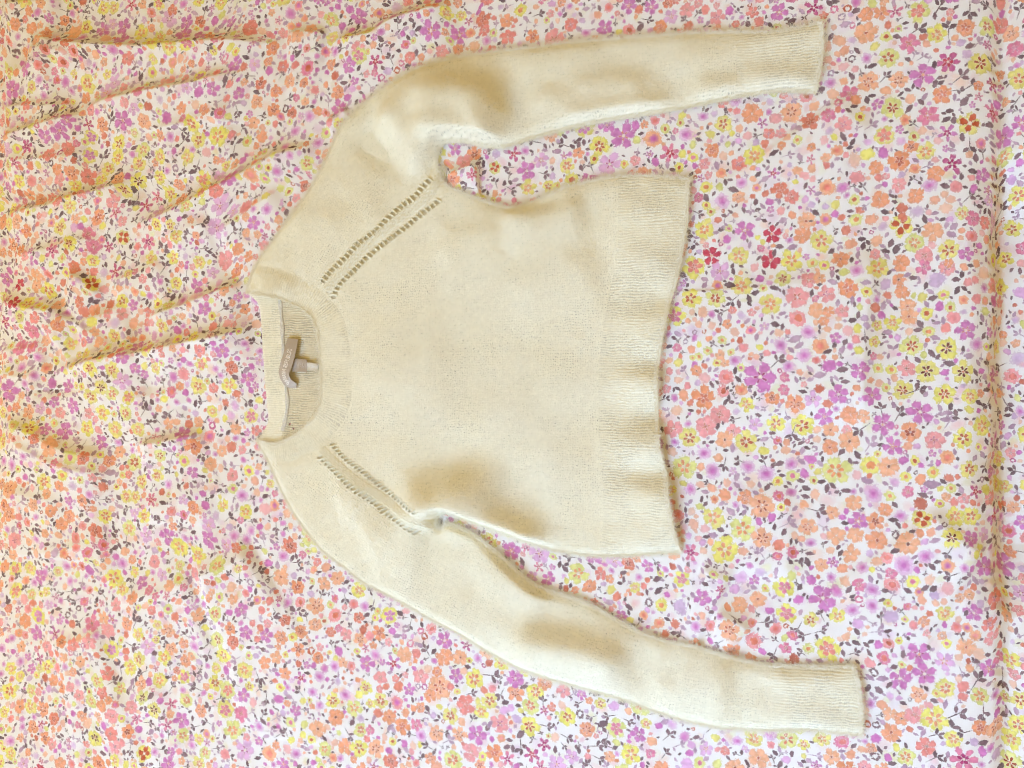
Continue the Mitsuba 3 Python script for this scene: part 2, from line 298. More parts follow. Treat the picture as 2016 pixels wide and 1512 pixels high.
def motif(k, x, y, R, ang=None):
    rot = random.uniform(0, 6.28) if ang is None else math.radians(ang)
    rc = random.choice
    if k in 'YyZX':
        petals(x, y, R, rc((5, 5, 6)), rc(('yel', 'yel', 'yel2', 'lime')), rot, .54, .48, .47, .92)
        if k == 'Y':
            petals(x, y, R * .62, rc((5, 6)), rc(('apri', 'brick', 'peach2', 'coral')), rot + .3, .55, .34, .25)
            dab(x, y, 0, R * .1, R * .1, 'cream', 0)
        if k == 'y':
            petals(x, y, R * .58, 6, rc(('rust', 'brown', 'brick')), rot + .3, .55, .36, .2, .95)
            dab(x, y, 0, R * .1, R * .1, 'apri', 0)
        if k == 'Z':
            petals(x, y, R * .68, 5, rc(('rose', 'orch', 'salm')), rot + .5, .5, .45, .36)
            petals(x, y, R * .3, 5, 'coral', rot, .5, .4, .2)
        if k == 'X':
            petals(x, y, R * .8, 4, 'brick', rot, .55, .44, .4, .95)
            dab(x, y, 0, R * .14, R * .14, 'cream', 0)
    elif k == 'M':
        petals(x, y, R, 5, rc(('orch', 'orch', 'orch2', 'lil')), rot, .56, .47, .42)
        petals(x, y, R * .42, 5, rc(('mag', 'mag2', 'coral')), rot + .6, .6, .36, .16, .9)
        dab(x, y, 0, R * .1, R * .1, rc(('peach', 'cream')), 0)
    elif k == 'N':
        petals(x, y, R, rc((5, 6)), rc(('mag2', 'orch2', 'rose')), rot, .56, .46, .26)
        petals(x, y, R * .5, 5, rc(('mag', 'crim')), rot, .45, .45, .3, .95)
        dab(x, y, 0, R * .08, R * .08, 'cream', 0)
    elif k == 'C':
        petals(x, y, R, 5, 'crim', rot, .56, .46, .38, .95)
        dab(x, y, 0, R * .12, R * .12, 'peach', 0)
    elif k in 'PpKO':
        col = {'P': ('peach', 'peach2'), 'p': ('peach2', 'peach'), 'K': ('pink', 'salm', 'pink', 'rose'), 'O': ('apri', 'apri', 'coral', 'peach2')}[k]
        col = rc(col)
        petals(x, y, R, rc((5, 6)), col, rot, .53, .50, .46)
        if k == 'p': petals(x, y, R * .58, 6, rc(('brick', 'rust')), rot + .4, .6, .26, .16, .95)
        elif k == 'O': petals(x, y, R * .5, 5, rc(('brick', 'coral', 'rust')), rot + .4, .5, .44, .28)
        elif random.random() < .6: dab(x, y, rot, R * .15, R * .12, rc(('rust', 'brown', 'brick')), 0)
        if k == 'K': petals(x, y, R * .4, 4, rc(('coral', 'brick', 'mag2')), rot, .6, .35, .2)
    elif k == 'R':
        dab(x, y, rot, R, R * .9, 'lil', 0, .25, .85); dab(x, y, rot, R * .6, R * .5, 'orch', 0, .4, .7); dab(x, y, rot, R * .26, R * .2, 'orch2', 0, .4, .6)
    elif k == 'S':
        dab(x, y, rot, R, R * .9, rc(('rose', 'pink')), 0); dab(x + R * .1, y, rot, R * .5, R * .42, rc(('coral', 'brick', 'salm')), 0)
    elif k == 'Q':
        dab(x, y, rot, R, R * .92, rc(('peach', 'pink')), 0); dab(x, y, rot, R * .55, R * .5, rc(('orch', 'salm', 'pink')), 0, .5)
    elif k == 'D': dab(x, y, rot, R, R * .86, rc(('coral', 'salm', 'coral', 'brick')), 0, 0, .85)
    elif k == 'd': dab(x, y, rot, R, R * .84, rc(('peach', 'peach', 'pink', 'peach2')), 0, 0, random.uniform(.55, .9))
    elif k == 'v': dab(x, y, rot, R, R * .82, rc(('orch', 'lil', 'orch', 'lil2')), 0, rc((0, 0, .4)))
    elif k == 'w':
        dab(x, y, rot, R, R * .9, rc(('yel', 'lime')), 0); dab(x, y, rot, R * .42, R * .36, rc(('brick', 'apri', 'rose')), 0)
    elif k == 'g': dab(x, y, rot, R, R * .8, rc(('lime', 'yel', 'yel2')), 0)
    elif k == 'o': dab(x, y, rot, R, R * .86, rc(('mag2', 'leaf', 'brick', 'rose', 'leafp')), 3)
    elif k in 'Ll':
        c = ('leaf', 'leaf2') if k == 'L' else ('leafp', 'leafq')
        dab(x - math.cos(rot) * R * .2, y - math.sin(rot) * R * .2, rot, R * .75, max(R * .055, .0005), rc(c), 0)
        leaf(x + math.cos(rot) * R * .75, y + math.sin(rot) * R * .75, R * .42, rot + random.uniform(-.3, .3), rc(c))
        for s in (-1, 1):
            b = rot + s * random.uniform(.7, 1.1); o = random.uniform(-.1, .35) * R
            leaf(x + math.cos(rot) * o + math.cos(b) * R * .48, y + math.sin(rot) * o + math.sin(b) * R * .48, R * random.uniform(.36, .46), b, rc(c))
    elif k == 'b': leaf(x, y, R, rot, rc(('leaf', 'leaf2')))
    elif k == 'a': leaf(x, y, R, rot, rc(('leafp', 'leafq')))
TILES = """@1512 0 4|M90 95 75;N360 60 75;o520 75 35;o625 70 35;o580 135 35;v650 115 25;b525 15 40 0;D815 70 28;P770 120 60;P890 110 65;N1000 95 60;g820 30 40;Z1180 95 90;L1340 70 90 60;b1310 130 35 270;L1590 80 80 270;O1555 215 80;Y1735 195 75;Y1325 275 80;L1420 230 80 90;v1515 340 38;b1590 360 45 20;l1660 330 60;v1570 425 45;o665 200 28;D945 200 32;w1025 230 32;P770 260 85;v665 315 35;g840 370 40;w930 290 45;L1170 240 80 30;K1110 345 80;b1010 290 35 -20;b495 290 38 60;d520 215 28;d560 320 55;d600 400 45;b700 400 40 -50;o660 465 32;d545 425 28;d470 470 40;R775 460 45;b820 520 40 10;Y945 455 85;d1045 510 22;l1150 440 40 70;l1210 455 50 30;M1220 590 105;N1415 490 100;b1310 510 35 90;b1355 615 30 0;b1315 660 40 80;y1680 490 100;L1780 490 60 90;L1510 610 80 40;L1590 680 70 30;b1545 800 55 50;N1780 660 60;O1660 670 45;O1370 745 80;d595 525 42;d685 545 30;o495 575 30;b660 600 40 -60;d595 640 35;p790 645 85;p1025 635 75;L920 610 60 45;d930 715 45;d510 740 50;K640 740 70;d690 790 50;b780 790 40 -70;b820 755 35 -10;b1045 740 32 40;d1120 780 45;a1230 765 40 60;y980 850 90;K1255 910 85;b1430 875 35 0;b1405 940 40 30;b1465 945 40 90;X1590 970 95;p185 880 85;O330 960 80;K470 920 60;K590 990 65;a200 1000 40 60;a240 1010 40 -50;a430 1000 30 60;l440 835 55 40;a110 800 30 0;v15 800 35;d60 930 50;w720 930 45;l800 1000 70 30;Q1080 945 45;Z915 1070 85;v780 1120 35;v1050 1115 42;w1150 1075 45;b1085 1045 25 0;g515 1090 32;d440 1115 40;N1410 1050 75;d1340 1110 35;d150 1085 35;w230 1110 40;b45 1210 45 30;Q540 1195 50;D605 1145 25;b660 1130 40 60;v710 1180 22;g780 1215 60;v905 1205 48;Y1240 1195 80;O1035 1270 85;N1450 1290 90;L1590 1150 80 270;d1590 1215 35;L1700 1200 55 100;d230 1350 40;d340 1330 40;d290 1390 40;P850 1320 60;d680 1260 60;d700 1400 60;a500 1310 30 80;b620 1370 25 90;b640 1440 20 80;Q1155 1330 45;l1250 1310 50 20;P1320 1370 75;M1700 1370 65;R1270 1460 60;K1030 1455 60;D870 1400 35;v920 1450 28;Q1480 1470 50;b1525 1390 35 90;N40 1370 50
@1512 378 4|K190 40 60;v290 60 32;v345 100 32;d100 150 35;a115 225 40 20;d190 180 35;P300 230 75;P270 340 70;Q455 215 50;b335 230 18 0;D580 200 30;w680 60 48;D725 145 38;g530 100 42;w695 215 55;d815 215 50;D615 300 42;b650 150 30 0;b740 370 35 0;b750 425 40 80;b790 400 28 -50;d650 410 50;d855 385 50;Y420 380 95;C30 330 75;C20 540 80;b85 430 42 -10;b50 480 35 80;a190 435 50 20;Y185 540 90;w350 560 45;w440 580 45;P570 530 70;b655 535 30 80;a705 500 40 80;y115 685 70;v315 620 15;a500 650 40 80;a505 715 45 -20;K320 700 70;P400 680 50;K225 830 95;K455 810 70;P370 930 65;b340 800 35 80;b400 735 22 0;R690 625 55;K840 490 45;b925 465 40 -20;b1010 450 45 70;Y860 605 90;P1050 560 70;O620 760 85;a760 720 45 0;L830 740 45 45;w765 790 45;R850 850 35;D940 815 38;D840 915 45;P1030 690 60;P1060 790 60;b1145 675 40 0;a1190 710 25 40;v905 270 42;a935 335 28 60;X1050 260 95;D1055 130 48;D1060 195 38;v1175 155 55;P1160 30 65;P880 60 75;d1310 65 40;d1400 130 50;d1440 60 40;a1310 170 35;L1200 280 55 200;P1295 315 85;a1405 260 40 70;a1460 275 45 40;a1440 335 45 -30;d1520 305 28;Q1605 345 50;Y1150 400 80;K1230 500 75;Y1420 460 85;M1560 490 65;Q1745 360 40;K1410 600 70;K1230 590 60;P1420 560 40;L1580 40 70 45;b1720 75 35 0;b1725 140 35 70;M1760 60 50;Y1530 170 60;K1620 210 65;K1725 230 55;b1480 690 40 0;b1525 650 38 90;v1330 690 70;d1580 710 40;d1640 690 35;d1650 560 40;d1720 630 60;b1745 460 25 60;R1720 750 40;w1380 810 45;b1300 835 42 20;g1215 830 45;v1350 900 42;w1435 910 45;w1250 955 52;Q1460 990 52;P1100 900 65;P1110 980 70;b1490 775 45 60;Q1650 840 45;Q1540 850 40;M1560 1090 85;b1720 1130 40 60;D1400 1070 45;a1330 1030 35 0;a1380 1010 35 90;w1265 1100 50;b1200 1040 40 -60;b1180 1085 38 10;d1110 1100 35;v1020 1150 32;y1130 1210 90;y1410 1230 90;b1290 1270 45 -50;b1340 1300 30 60;b1430 1350 50 -10;y1250 1410 90;y1540 1415 90;a1240 1205 28;v1395 1420 35;b1540 1235 30 90;a1590 1290 45 0;b1650 1420 40 -60;b700 975 38 80;b655 1015 38 10;v750 1000 32;g690 1080 40;Y850 1050 50;Y980 1030 65;a940 1105 42 0;d545 1060 35;d620 1100 45;b400 1065 22 90;d460 1085 32;d370 1030 28;S230 995 70;a110 960 35 20;b55 1045 42 -15;R310 1105 60;d85 1110 40;D150 1105 26;a210 1160 60 20;a240 1210 45 40;Q405 1215 65;b515 1210 38 80;b460 1260 40 20;a570 1250 45 60;R95 1210 60;R280 1290 62;L65 1340 75 45;d165 1305 30;Q375 1325 35;R155 1375 50;v475 1370 60;a325 1395 40;d245 1420 30;a400 1440 55 10;b575 1400 45 10;M715 1405 80;d680 1165 38;g700 1250 40;Y830 1180 50;a930 1180 25;a960 1220 30;v800 1340 28;w860 1390 45;w970 1400 45;K1090 1390 70;v635 1220 32;v920 730 50
@1512 756 4|O30 110 60;p205 155 80;D395 40 42;M350 120 70;D465 155 42;M545 80 80;M810 90 85;M440 255 75;y1060 50 80;L1170 50 80 20;y1390 80 90;Y1600 100 70;b270 60 35 -15;P640 240 80;P750 250 55;L890 210 70 100;L1030 240 75 60;M1200 220 105;M900 320 95;O1120 380 90;K1310 440 80;Y1540 430 85;l1420 310 70;b1440 180 38 80;b1480 230 32 100;a1400 280 45 0;Y60 310 75;Y270 325 90;L190 390 70 250;d385 360 35;d385 435 35;b440 400 25 -30;b445 435 20;P490 360 60;K620 360 45;P640 450 85;P485 500 65;b580 535 40 45;b705 560 45 -55;b690 620 32 0;L740 350 80 220;l800 480 85 60;b890 480 35 15;M980 490 80;v1170 490 32;d1100 490 38;w810 640 85;Y535 680 120;P950 650 80;S75 445 35;a270 525 40 60;o365 510 25;d140 520 40;R185 630 55;a265 610 40 -40;v335 595 50;w345 650 25;b40 640 35 60;v285 705 42;g390 690 32;w75 765 45;b165 780 28 -40;b255 760 38 -15;b300 820 38 -20;w360 760 38;b420 770 40 10;b465 820 45 80;b510 800 35 -40;b615 840 45 0;d700 715 42;a780 760 55 -10;D800 725 25;d1200 750 48;w1085 730 45;w1155 605 42;w1300 695 50;v995 775 45;K1100 850 50;a1110 670 32 60;D1425 740 38;D1490 730 25;R830 865 75;P670 935 65;d280 950 40;v180 850 45;S80 880 45;D150 930 32;b295 885 40 -15;d370 870 45;b350 920 22;b430 955 25 -10;w960 880 45;a1290 790 70 0;b1220 875 45 -20;D1200 940 55;X1205 1060 80;w1440 820 42;w1350 940 38;P1400 890 40;P500 1010 60;M710 1080 80;O845 1080 70;R1045 1040 52;b985 1070 45 0;b1025 1110 35 -60;D1075 1115 25;b605 1095 32 0;l140 1100 80 30;b125 1160 35 60;p310 1125 75;P540 1190 75;P690 1190 65;P860 1230 85;P1090 1250 95;o1000 1185 35;d1265 1160 42;y1430 1200 85;M1590 1210 65;M1710 1190 60;L1410 1310 60 240;a1335 1120 40;v1220 1230 32;a1300 1220 45 20;d205 1190 35;b180 1235 30 80;b225 1235 28 80;D85 1260 50;R335 1250 45;S190 1320 50;b330 1335 40 0;b260 1390 35 60;b310 1400 45 -70;S70 1350 40;P650 1340 75;b555 1285 28;b570 1330 35 60;v800 1335 35;S925 1360 52;b990 1305 42 20;R1060 1420 85;R1225 1345 65;b1320 1390 35 20;b1280 1430 38 -50;Q1400 1420 55;P420 1420 55;d585 1450 45;R740 1440 50;d490 1310 35;b175 1395 30 -40;N1640 850 60;Y1590 670 75;Y1600 1040 75;Y1960 840 60
@1512 1134 4|Z130 85 85;v240 185 42;M430 170 110;v535 110 55;b250 85 35 60;v340 30 45;Z145 290 85;Y335 340 65;Y545 310 65;b310 165 20;L420 310 50 120;L240 400 55 250;L290 460 60 200;L410 430 50 20;Z460 565 100;w315 565 45;d610 470 38;S190 460 45;Q60 410 50;K140 560 50;K710 60 55;R815 100 60;S965 60 60;w1130 35 55;d1260 20 45;R660 260 55;R815 225 58;v705 370 48;o710 175 35;l970 150 50;w940 205 35;L885 330 60 90;v960 310 60;Q1140 380 40;p1220 350 45;Y1390 290 75;b1090 105 40 -30;v1300 140 42;b1290 90 40 40;p1500 170 50;Q1180 115 38;S1090 230 32;M1620 290 75;b1560 290 30 60;K1750 390 60;b695 430 40 -45;b690 520 40 -25;b805 510 35 30;l850 430 60;S905 640 55;b795 600 35 -60;L670 600 55 20;M1185 610 105;b1265 560 30;b1060 610 40 80;M1385 670 80;M1230 770 95;M1035 800 90;b985 710 40 20;d800 680 45;o830 750 38;a800 790 40 -30;b870 890 45 -40;b950 850 38 50;a900 800 50 10;Y1400 885 80;D1535 870 50;D1535 950 40;M1750 740 80;Y1670 950 80;P1560 560 75;Q1635 470 48;d1660 610 60;w1405 530 40;p1370 470 40;L1520 470 50 120;w1025 500 30;l1520 750 50;Y1950 700 80;p1180 930 65;b1245 885 30;d1265 1020 40;P960 1080 60;P1050 1120 60;K1150 1090 75;Y1310 1125 110;L1480 1090 90 30;b1445 1160 40 -80;L1700 1080 80 270;O1680 1200 70;Y1460 1280 75;L1320 1250 65 20;K1250 1340 80;D1115 1205 30;P970 1230 80;L1550 1230 60 200;v1625 1310 40;b1700 1320 45 20;v1690 1390 45;N1540 1440 110;L1310 1430 65 30;Y1085 1420 75;v945 1430 35;b975 1475 35 10;o850 1170 35;v850 1280 45;S580 1300 60;Y150 1280 90;Y425 1275 65;Y280 1320 50;p810 1360 55;b880 1370 40 -60;o845 1420 40;d735 1360 35;d650 1400 45;a90 1365 32;l370 1410 60;P500 1420 70;b95 1480 40 60;a320 1450 35;g1010 1350 35;Y1900 980 50
@1300 500 5.04|C510 20 100;Z340 130 120;M590 170 110;Y800 320 110;Y780 20 100;y1215 245 80;Y300 440 110;Y545 440 95;a440 250 45;a440 310 45;b690 310 60 -10;b935 325 40 0;b940 390 50 20;b880 450 55 -70;L720 460 85 220;b780 500 50 -80;Y1090 500 115;v1080 290 35;b270 310 28;b260 360 25;v190 345 35;d420 580 60;v510 600 45;a590 640 50;v800 610 45;a860 670 45;o340 780 28;o435 770 26;w615 855 48;o250 870 32;d480 840 38;d510 710 45;d380 700 40;d740 780 50;Q895 760 50;D790 860 38;D720 860 22;g385 900 35;d310 945 45;w470 960 48;w385 1020 45;w560 1080 45;w700 975 38;R740 1060 65;g980 930 42;Q820 930 50;d950 1020 38;D890 1040 22;d1050 985 40;w800 1130 45;D435 1110 35;v340 1100 40;M990 1220 165 72;S650 1220 80;b770 1240 45 -50;P360 1160 60;d440 1230 60;b510 1295 45 -60;b565 1275 28;S620 1360 65;b665 1330 28;b680 1430 40;b645 1470 45 60;Q800 1350 65;b935 1390 38 80;b890 1320 32 30;O430 1430 120;d230 1400 60;v140 1430 45;Y1090 1420 95;p1310 1460 95;Y850 1490 80;d90 1160 40;d180 1170 30;d70 1240 35;d180 1250 45;d270 1310 40;K60 1340 50
@1300 800 5.04|d160 40 60;b305 40 35 -10;D380 55 30;b180 115 22;K130 220 100;Y290 310 105;K450 200 110;K590 80 100;K720 250 80;P640 330 90;Y850 350 115;Y1110 200 125;Y1400 190 110;v755 50 40;b570 200 40 80;b620 165 25;M1620 110 90;d120 450 50;b435 360 28;R435 465 70;Y235 600 130;R520 640 85;d575 510 50;L640 560 85 260;L790 540 60;b760 570 35 10;R870 600 75;L1030 550 75 110;b1110 590 40 60;R1050 670 90;R1300 580 70;b390 695 45 -40;L480 760 50;d400 600 45;Y110 830 60;R300 820 65;b410 920 38 80;b465 895 20;d660 755 45;a760 700 50;a760 780 45;a860 720 40;d900 770 45;b1060 800 50 60;b1100 770 25;w1175 740 50;p840 900 80;p1010 980 130;d640 880 70;d510 810 50;Q540 920 45;a610 960 40;a700 1040 60 -40;a770 1020 35 80;a830 1050 40 60;Y530 1100 120;Y820 1210 130;v1100 1095 50;g390 990 45;b250 1025 38;d310 1040 45;Q170 1080 70;d330 1165 60;d440 1210 50;b600 1220 42 -15;b645 1280 42 15;b660 1185 20;a520 1275 60 0;v280 1280 45;d380 1310 40;v420 1350 40;v280 1400 45;N300 1450 90;Y640 1420 140;p1010 1300 110;d820 1430 55;d500 1340 40;d430 1430 45;L1220 1150 70
@1200 180 5.04|M140 440 130;v260 340 55;Q435 470 95;g270 480 48;w555 370 52;Q450 290 55;R760 430 75;g720 240 48;l600 260 60;R930 250 55;v1040 220 40;b975 355 32;Y1130 320 90;b885 475 42 -30;g825 525 42;g720 620 50;N600 610 105;a630 460 40;w830 655 55;O1020 585 75;g1175 520 35;g1215 415 35;d990 490 30;v1110 490 22;d1130 640 50;d1210 610 30;K1280 720 85;Y1440 640 110;K940 720 60;D880 790 35;K980 830 45;Q1110 810 55;b1195 880 35;R1310 910 60;g1090 945 45;w960 950 65;b1035 1015 32;b960 1060 55;w960 1130 45;w1005 1195 48;R1120 1090 80;p1280 1050 65;Q1460 960 45;b1220 1145 22;b1200 1195 35;b1140 1235 38;b1330 1175 40;D1075 1275 38;b1450 1100 42 80;a1520 1140 45;D1545 1020 40;P1410 220 110;Q1260 195 40;b1150 180 35 90;d1290 370 45;d1370 440 50;v1280 490 40;K1580 420 60;D1540 520 45;b1600 610 60;N1610 850 100;Y940 1370 100;g975 1290 40;b1110 1370 42;w1185 1360 42;M1340 1380 100
@0 0 4|M130 720 90;Y720 670 80;M940 670 60;M980 210 70;M820 240 65;M1340 150 80;M1470 180 65;O1580 170 55;Y1120 260 75;Y1280 300 60;O1360 80 55;Y820 65 60;O520 165 50;Y690 220 60;M1015 970 85;p1180 975 65;Y1560 1000 75;Y1750 1090 85;Y1500 1250 65;Y1280 1240 65;Y1110 1290 65;Y1270 1400 60;Y960 1140 65;Z750 1090 65;S1780 920 50;M1740 740 60;M1910 750 55;D1855 690 35;D1825 800 32;L820 1250 70 60;L1480 1130 60;L1890 880 55;b1540 1360 45;L1690 1350 55;Z1620 1420 75;p1420 1460 55;Y820 1420 55;D850 1080 32;D870 1140 28;p1300 1085 50;R1385 1095 45;d1195 1090 35;d1650 1210 45;D1230 870 40;v1325 820 35;Q400 560 45;S450 440 50;w500 500 40;N210 1310 55;M550 1060 75;M450 1110 60
@0 330 4|y530 490 65;K740 530 65;X985 550 65;N1185 590 75;Y1440 560 60;N920 820 65;O630 800 65;Y760 740 55;N870 630 45;Y1205 715 60;Y1385 710 65;Y1590 750 60;K1790 730 80;M1565 940 65;Y1390 910 55;L870 530 55 250;L1000 700 55;L1100 730 50;O820 400 65;N1155 300 60;y1020 190 65;M1780 320 85;Q1980 330 60;b1290 610 35;L1310 790 60 60;L1480 850 60;v1190 1010 40;b1165 1060 30;M1660 1120 65;Y1360 1090 55;Y1320 1250 60;v1440 1285 42;L1590 1220 65;D1730 1260 45;Y1610 1340 55;D700 1140 55;g760 1220 55;Y930 1330 60;Y590 1390 60;N100 1220 60;K700 1380 45;K210 1420 70;d1060 1230 50;v1250 1330 45;L1800 1120 55;D880 1080 45;d830 960 40;d910 990 38;d960 950 38;O680 1060 50;w1260 1075 50;K1175 1140 45;K1170 1220 40
@0 600 4|M1040 600 80;Y780 720 70;Y950 700 65;Y850 850 70;Y1040 850 70;Y930 980 75;Y710 970 65;Y1130 980 65;Y1590 640 75;Y1830 630 70;v1415 570 50;S1395 685 50;v1490 690 32;L1190 620 50;b1240 765 30;L1330 620 45;L1180 840 60;L1270 910 55;L1360 850 60;L1620 760 50;O1860 500 60;D1790 770 35;D1880 700 40;D1495 940 38;o1670 950 38;Q1650 1035 55;v1825 870 42;L1950 760 60;Y1680 840 55;K500 850 55;M540 990 75;M400 980 55;O350 1050 50;Y1070 1240 80;Y1310 1180 55;O730 1200 60;O880 1230 55;M820 1080 60;L1000 1070 60;L690 1100 50;P470 1110 90;Y420 1380 75;w580 1330 55;Y1130 1390 65;Y1270 1340 60;L1360 1290 45;b1165 1290 32;v1915 1220 32;D1825 1120 50;b1480 1130 30;w1960 1310 50;Z1640 470 60;Y1290 500 50
@0 860 4|O70 530 60;M600 490 45;Y845 620 65;Y1020 720 70;Y1160 620 65;M1165 770 70;M1335 780 75;O1380 700 40;N1220 490 60;Y1430 860 80;Y1580 930 75;M1660 800 75;M1800 850 60;O1880 870 50;v1635 535 40;Y1755 540 55;Y1935 590 65;w1835 410 45;L850 490 40;L1010 560 40;b1250 630 30;L1290 650 55;L1460 710 60;L1000 820 50;b920 870 35;b890 900 30;S730 900 50;S840 845 50;Q650 860 40;M340 1095 70;v390 1060 40;Z130 1040 65;Z130 1210 70;Y260 1235 50;Y390 1210 45;Z310 1410 80;L240 880 60;d320 910 40;d430 920 35;d990 900 42;Y790 980 32;d870 970 30;S675 1010 38;R580 1130 40;L370 430 60;Y980 1190 65;K1230 980 60;Y1435 1005 45;K1230 1350 45;w1360 1340 45;Y1270 1470 45;O590 620 60;O780 730 60;v1810 710 35;L1800 640 55;S1380 580 45;S1470 610 40;D1300 430 32;D990 385 28;D1490 380 30
@0 1134 4|K750 360 70;K870 420 65;K750 500 65;K620 520 60;p1020 370 65;Z895 575 70;M1190 540 70;p1370 565 60;Y1110 650 65;D1000 590 35;D1000 645 30;Y1770 620 70;Y1940 730 75;Z1465 785 60;Y1275 810 70;Y1700 840 65;L950 720 70;L1140 750 55;p1475 660 50;Y1480 970 65;Y965 880 55;p1130 840 65;y1240 1040 70;p1590 1060 60;Z1780 1050 75;K1905 1080 65;Y1840 1210 85;M1930 1370 90;K1060 1020 60;K920 1080 70;Y750 970 60;O1030 1210 60;y760 1265 70;K930 1330 65;X1150 1390 75;N1340 1160 55;M1335 1470 70;Y1570 1480 60;O355 1275 55;p260 1190 60;Y250 900 55;Y155 790 50;Y70 910 80;P150 450 40;M245 730 45;N320 650 50;K840 900 50;L1560 880 60;L1740 960 55;L1640 1150 55;L1050 1350 50;L1290 1360 55;M1960 430 60;O1840 400 55;L560 930 40;L1650 530 60;Y80 1400 60;v1580 670 32;o1580 800 32;v1785 740 40;w1265 380 45;Y1365 250 40;D360 800 38;D590 370 38;p670 1090 45;p800 1090 45
@504 1134 4|O330 85 60;Y810 115 70;P535 60 60;P640 20 60;p475 230 75;S350 205 45;S620 180 35;L700 180 60;L515 150 50;S620 310 60;Z1050 310 75;w935 330 35;O810 330 50;R855 240 45;p470 380 60;O590 440 45;O360 430 55;M100 455 60;p215 475 60;D55 400 32;D30 485 32;p820 500 60;P175 630 55;o440 585 35;O345 570 60;O490 640 50;D345 685 32;R620 710 50;M870 690 70;N1080 690 70;S750 710 40;K980 800 60;y865 880 60;D1025 870 32;D1120 870 45;P240 760 55;R505 790 50;R450 910 45;R700 940 50;Y605 980 65;Y770 1040 75;Y980 985 70;M1485 510 75;P1610 640 65;M1575 780 60;Y1720 810 85;K1650 1010 85;Y1840 980 75;p1450 870 100;O1430 750 45;D1535 870 35;Y1535 1100 70;K1920 1160 80;M1745 1245 85;p1420 1240 65;p1600 1250 65;L1480 1230 50;O1880 1390 75;Y1550 1450 85;p945 1360 75;P700 1340 70;O1060 1460 65;P630 1110 75;P490 1200 70;Q1110 1000 55;Q105 1400 65;Y545 1360 60;R315 1400 50;M215 1480 60;w280 1150 45;g385 1165 38;g280 1290 38;L30 790 60;L240 1230 40;L730 1240 60;P1050 1110 60;L1850 780 80;L1930 930 60;L1700 920 50;L350 910 55;L70 1080 50;L1210 390 50;L920 230 50;L1345 590 60;o1180 415 35;o1215 530 35;o1325 475 32;P1370 940 60
@900 1134 4|Y130 810 80;p460 920 70;Y620 910 75;Y250 970 75;K70 1000 70;L260 800 80;K840 900 60;M980 930 45;Y1130 1000 50;Y870 1110 75;y570 1180 85;K340 1165 85;M155 1250 85;O285 1385 75;O15 1250 55;L340 960 70;L120 1130 50;O745 1030 40;L690 1180 60;p1020 1210 70;Z1255 1200 85;M1430 1245 70;Y1490 1160 50;Y1370 1400 85;N685 1330 65;M900 1420 65;L500 1330 80;L1090 1340 65;L1200 1100 60;L1350 1140 55;L1060 1110 50;L860 1270 60;v1790 1265 50;L1660 1260 65;M1960 1360 60;P1200 1420 50;v1830 1390 35;d1530 1300 45;O180 1490 50;v470 1125 42;v425 1040 35;L960 1000 45;b240 1195 35;Y30 1440 50;b1245 1350 30;K470 300 50;M720 20 60;D860 95 30;O1080 200 35;D1260 160 38;o1510 210 38;Q1470 310 40;Q1590 370 45;D1640 460 42;R1880 390 50;Y1400 90 45;M1930 160 70;D1470 80 30;D1500 30 25
@600 0 3.273|M830 220 75;M1000 230 65;K1310 240 55;O1470 235 50;O1150 120 55;Y1010 100 40;M350 110 60;K370 340 50;Z370 380 55;Y180 250 50;Y170 130 55;p220 600 50;Y240 810 45;S30 450 50;S665 305 32;L510 340 40;L570 400 50;L260 330 50;L80 320 50;w1390 65 45;v590 50 45;K890 340 50;M1430 1100 65;Y1690 1070 55;O1095 1000 55;X1225 1080 45;N1095 1140 45;M970 960 45;L1230 1180 40;L1330 1220 40;Y1440 1210 55;Y1570 1200 45;a1355 1160 30;L1540 1120 45
@1150 0 3.947|M345 40 70;D425 70 40;M520 50 60;O650 20 45;K800 70 60;D940 75 40;K1030 130 65;v1130 80 40;L490 150 50;L790 150 45;O590 210 60;D810 200 45;S345 230 50;D1360 165 45"""
# rest coordinates of the sheet: lengths measured along the cloth
def axis_nodes(lo, hi, f0, f1, fine):
    a = np.arange(f0, f1 + 1e-9, fine)
    out, step = [a[-1]], fine
    while out[-1] < hi: step *= 1.12; out.append(out[-1] + step)
    neg, step = [a[0]], fine
    while neg[-1] > lo: step *= 1.12; neg.append(neg[-1] - step)
    return np.r_[neg[:0:-1], a, out[1:]]
sx, sy = axis_nodes(-1.25, 1.1, -0.76, 0.66, 0.0016), axis_nodes(-0.95, 0.95, -0.54, 0.54, 0.0015)
SXX, SYY = np.meshgrid(sx, sy)
SZ = sample(S, np.stack([SXX.ravel(), SYY.ravel()], 1)).reshape(SXX.shape)
def arclen(z, c, axis, origin):
    dz, dc = np.diff(z, axis=axis), np.diff(c)
    step = np.sqrt(dz ** 2 + (dc[None, :] if axis == 1 else dc[:, None]) ** 2)
    s = np.concatenate([np.zeros_like(np.take(step, [0], axis)), np.cumsum(step, axis)], axis)
    k = int(np.argmin(abs(c - origin)))
    return s - np.take(s, [k], axis)
SU, SV = arclen(SZ, sx, 1, 0.25), arclen(SZ, sy, 0, 0.0)
SU = SU + 0.25
def to_uv(xy):
    i, j = np.interp(xy[:, 0], sx, np.arange(len(sx))), np.interp(xy[:, 1], sy, np.arange(len(sy)))
    return np.stack([map_coordinates(SU, [j, i], order=1), map_coordinates(SV, [j, i], order=1)], 1)
EFF = {'L': .72, 'l': .72, 'b': .62, 'a': .62}               # how much of its circle a motif fills
placed = []                                                  # kind, u, v, R, angle
grid = {}
CELL = 0.03
def near(u, v):
    i, j = int(u // CELL), int(v // CELL)
    for a in (i - 1, i, i + 1):
        for b in (j - 1, j, j + 1):
            yield from grid.get((a, b), ())
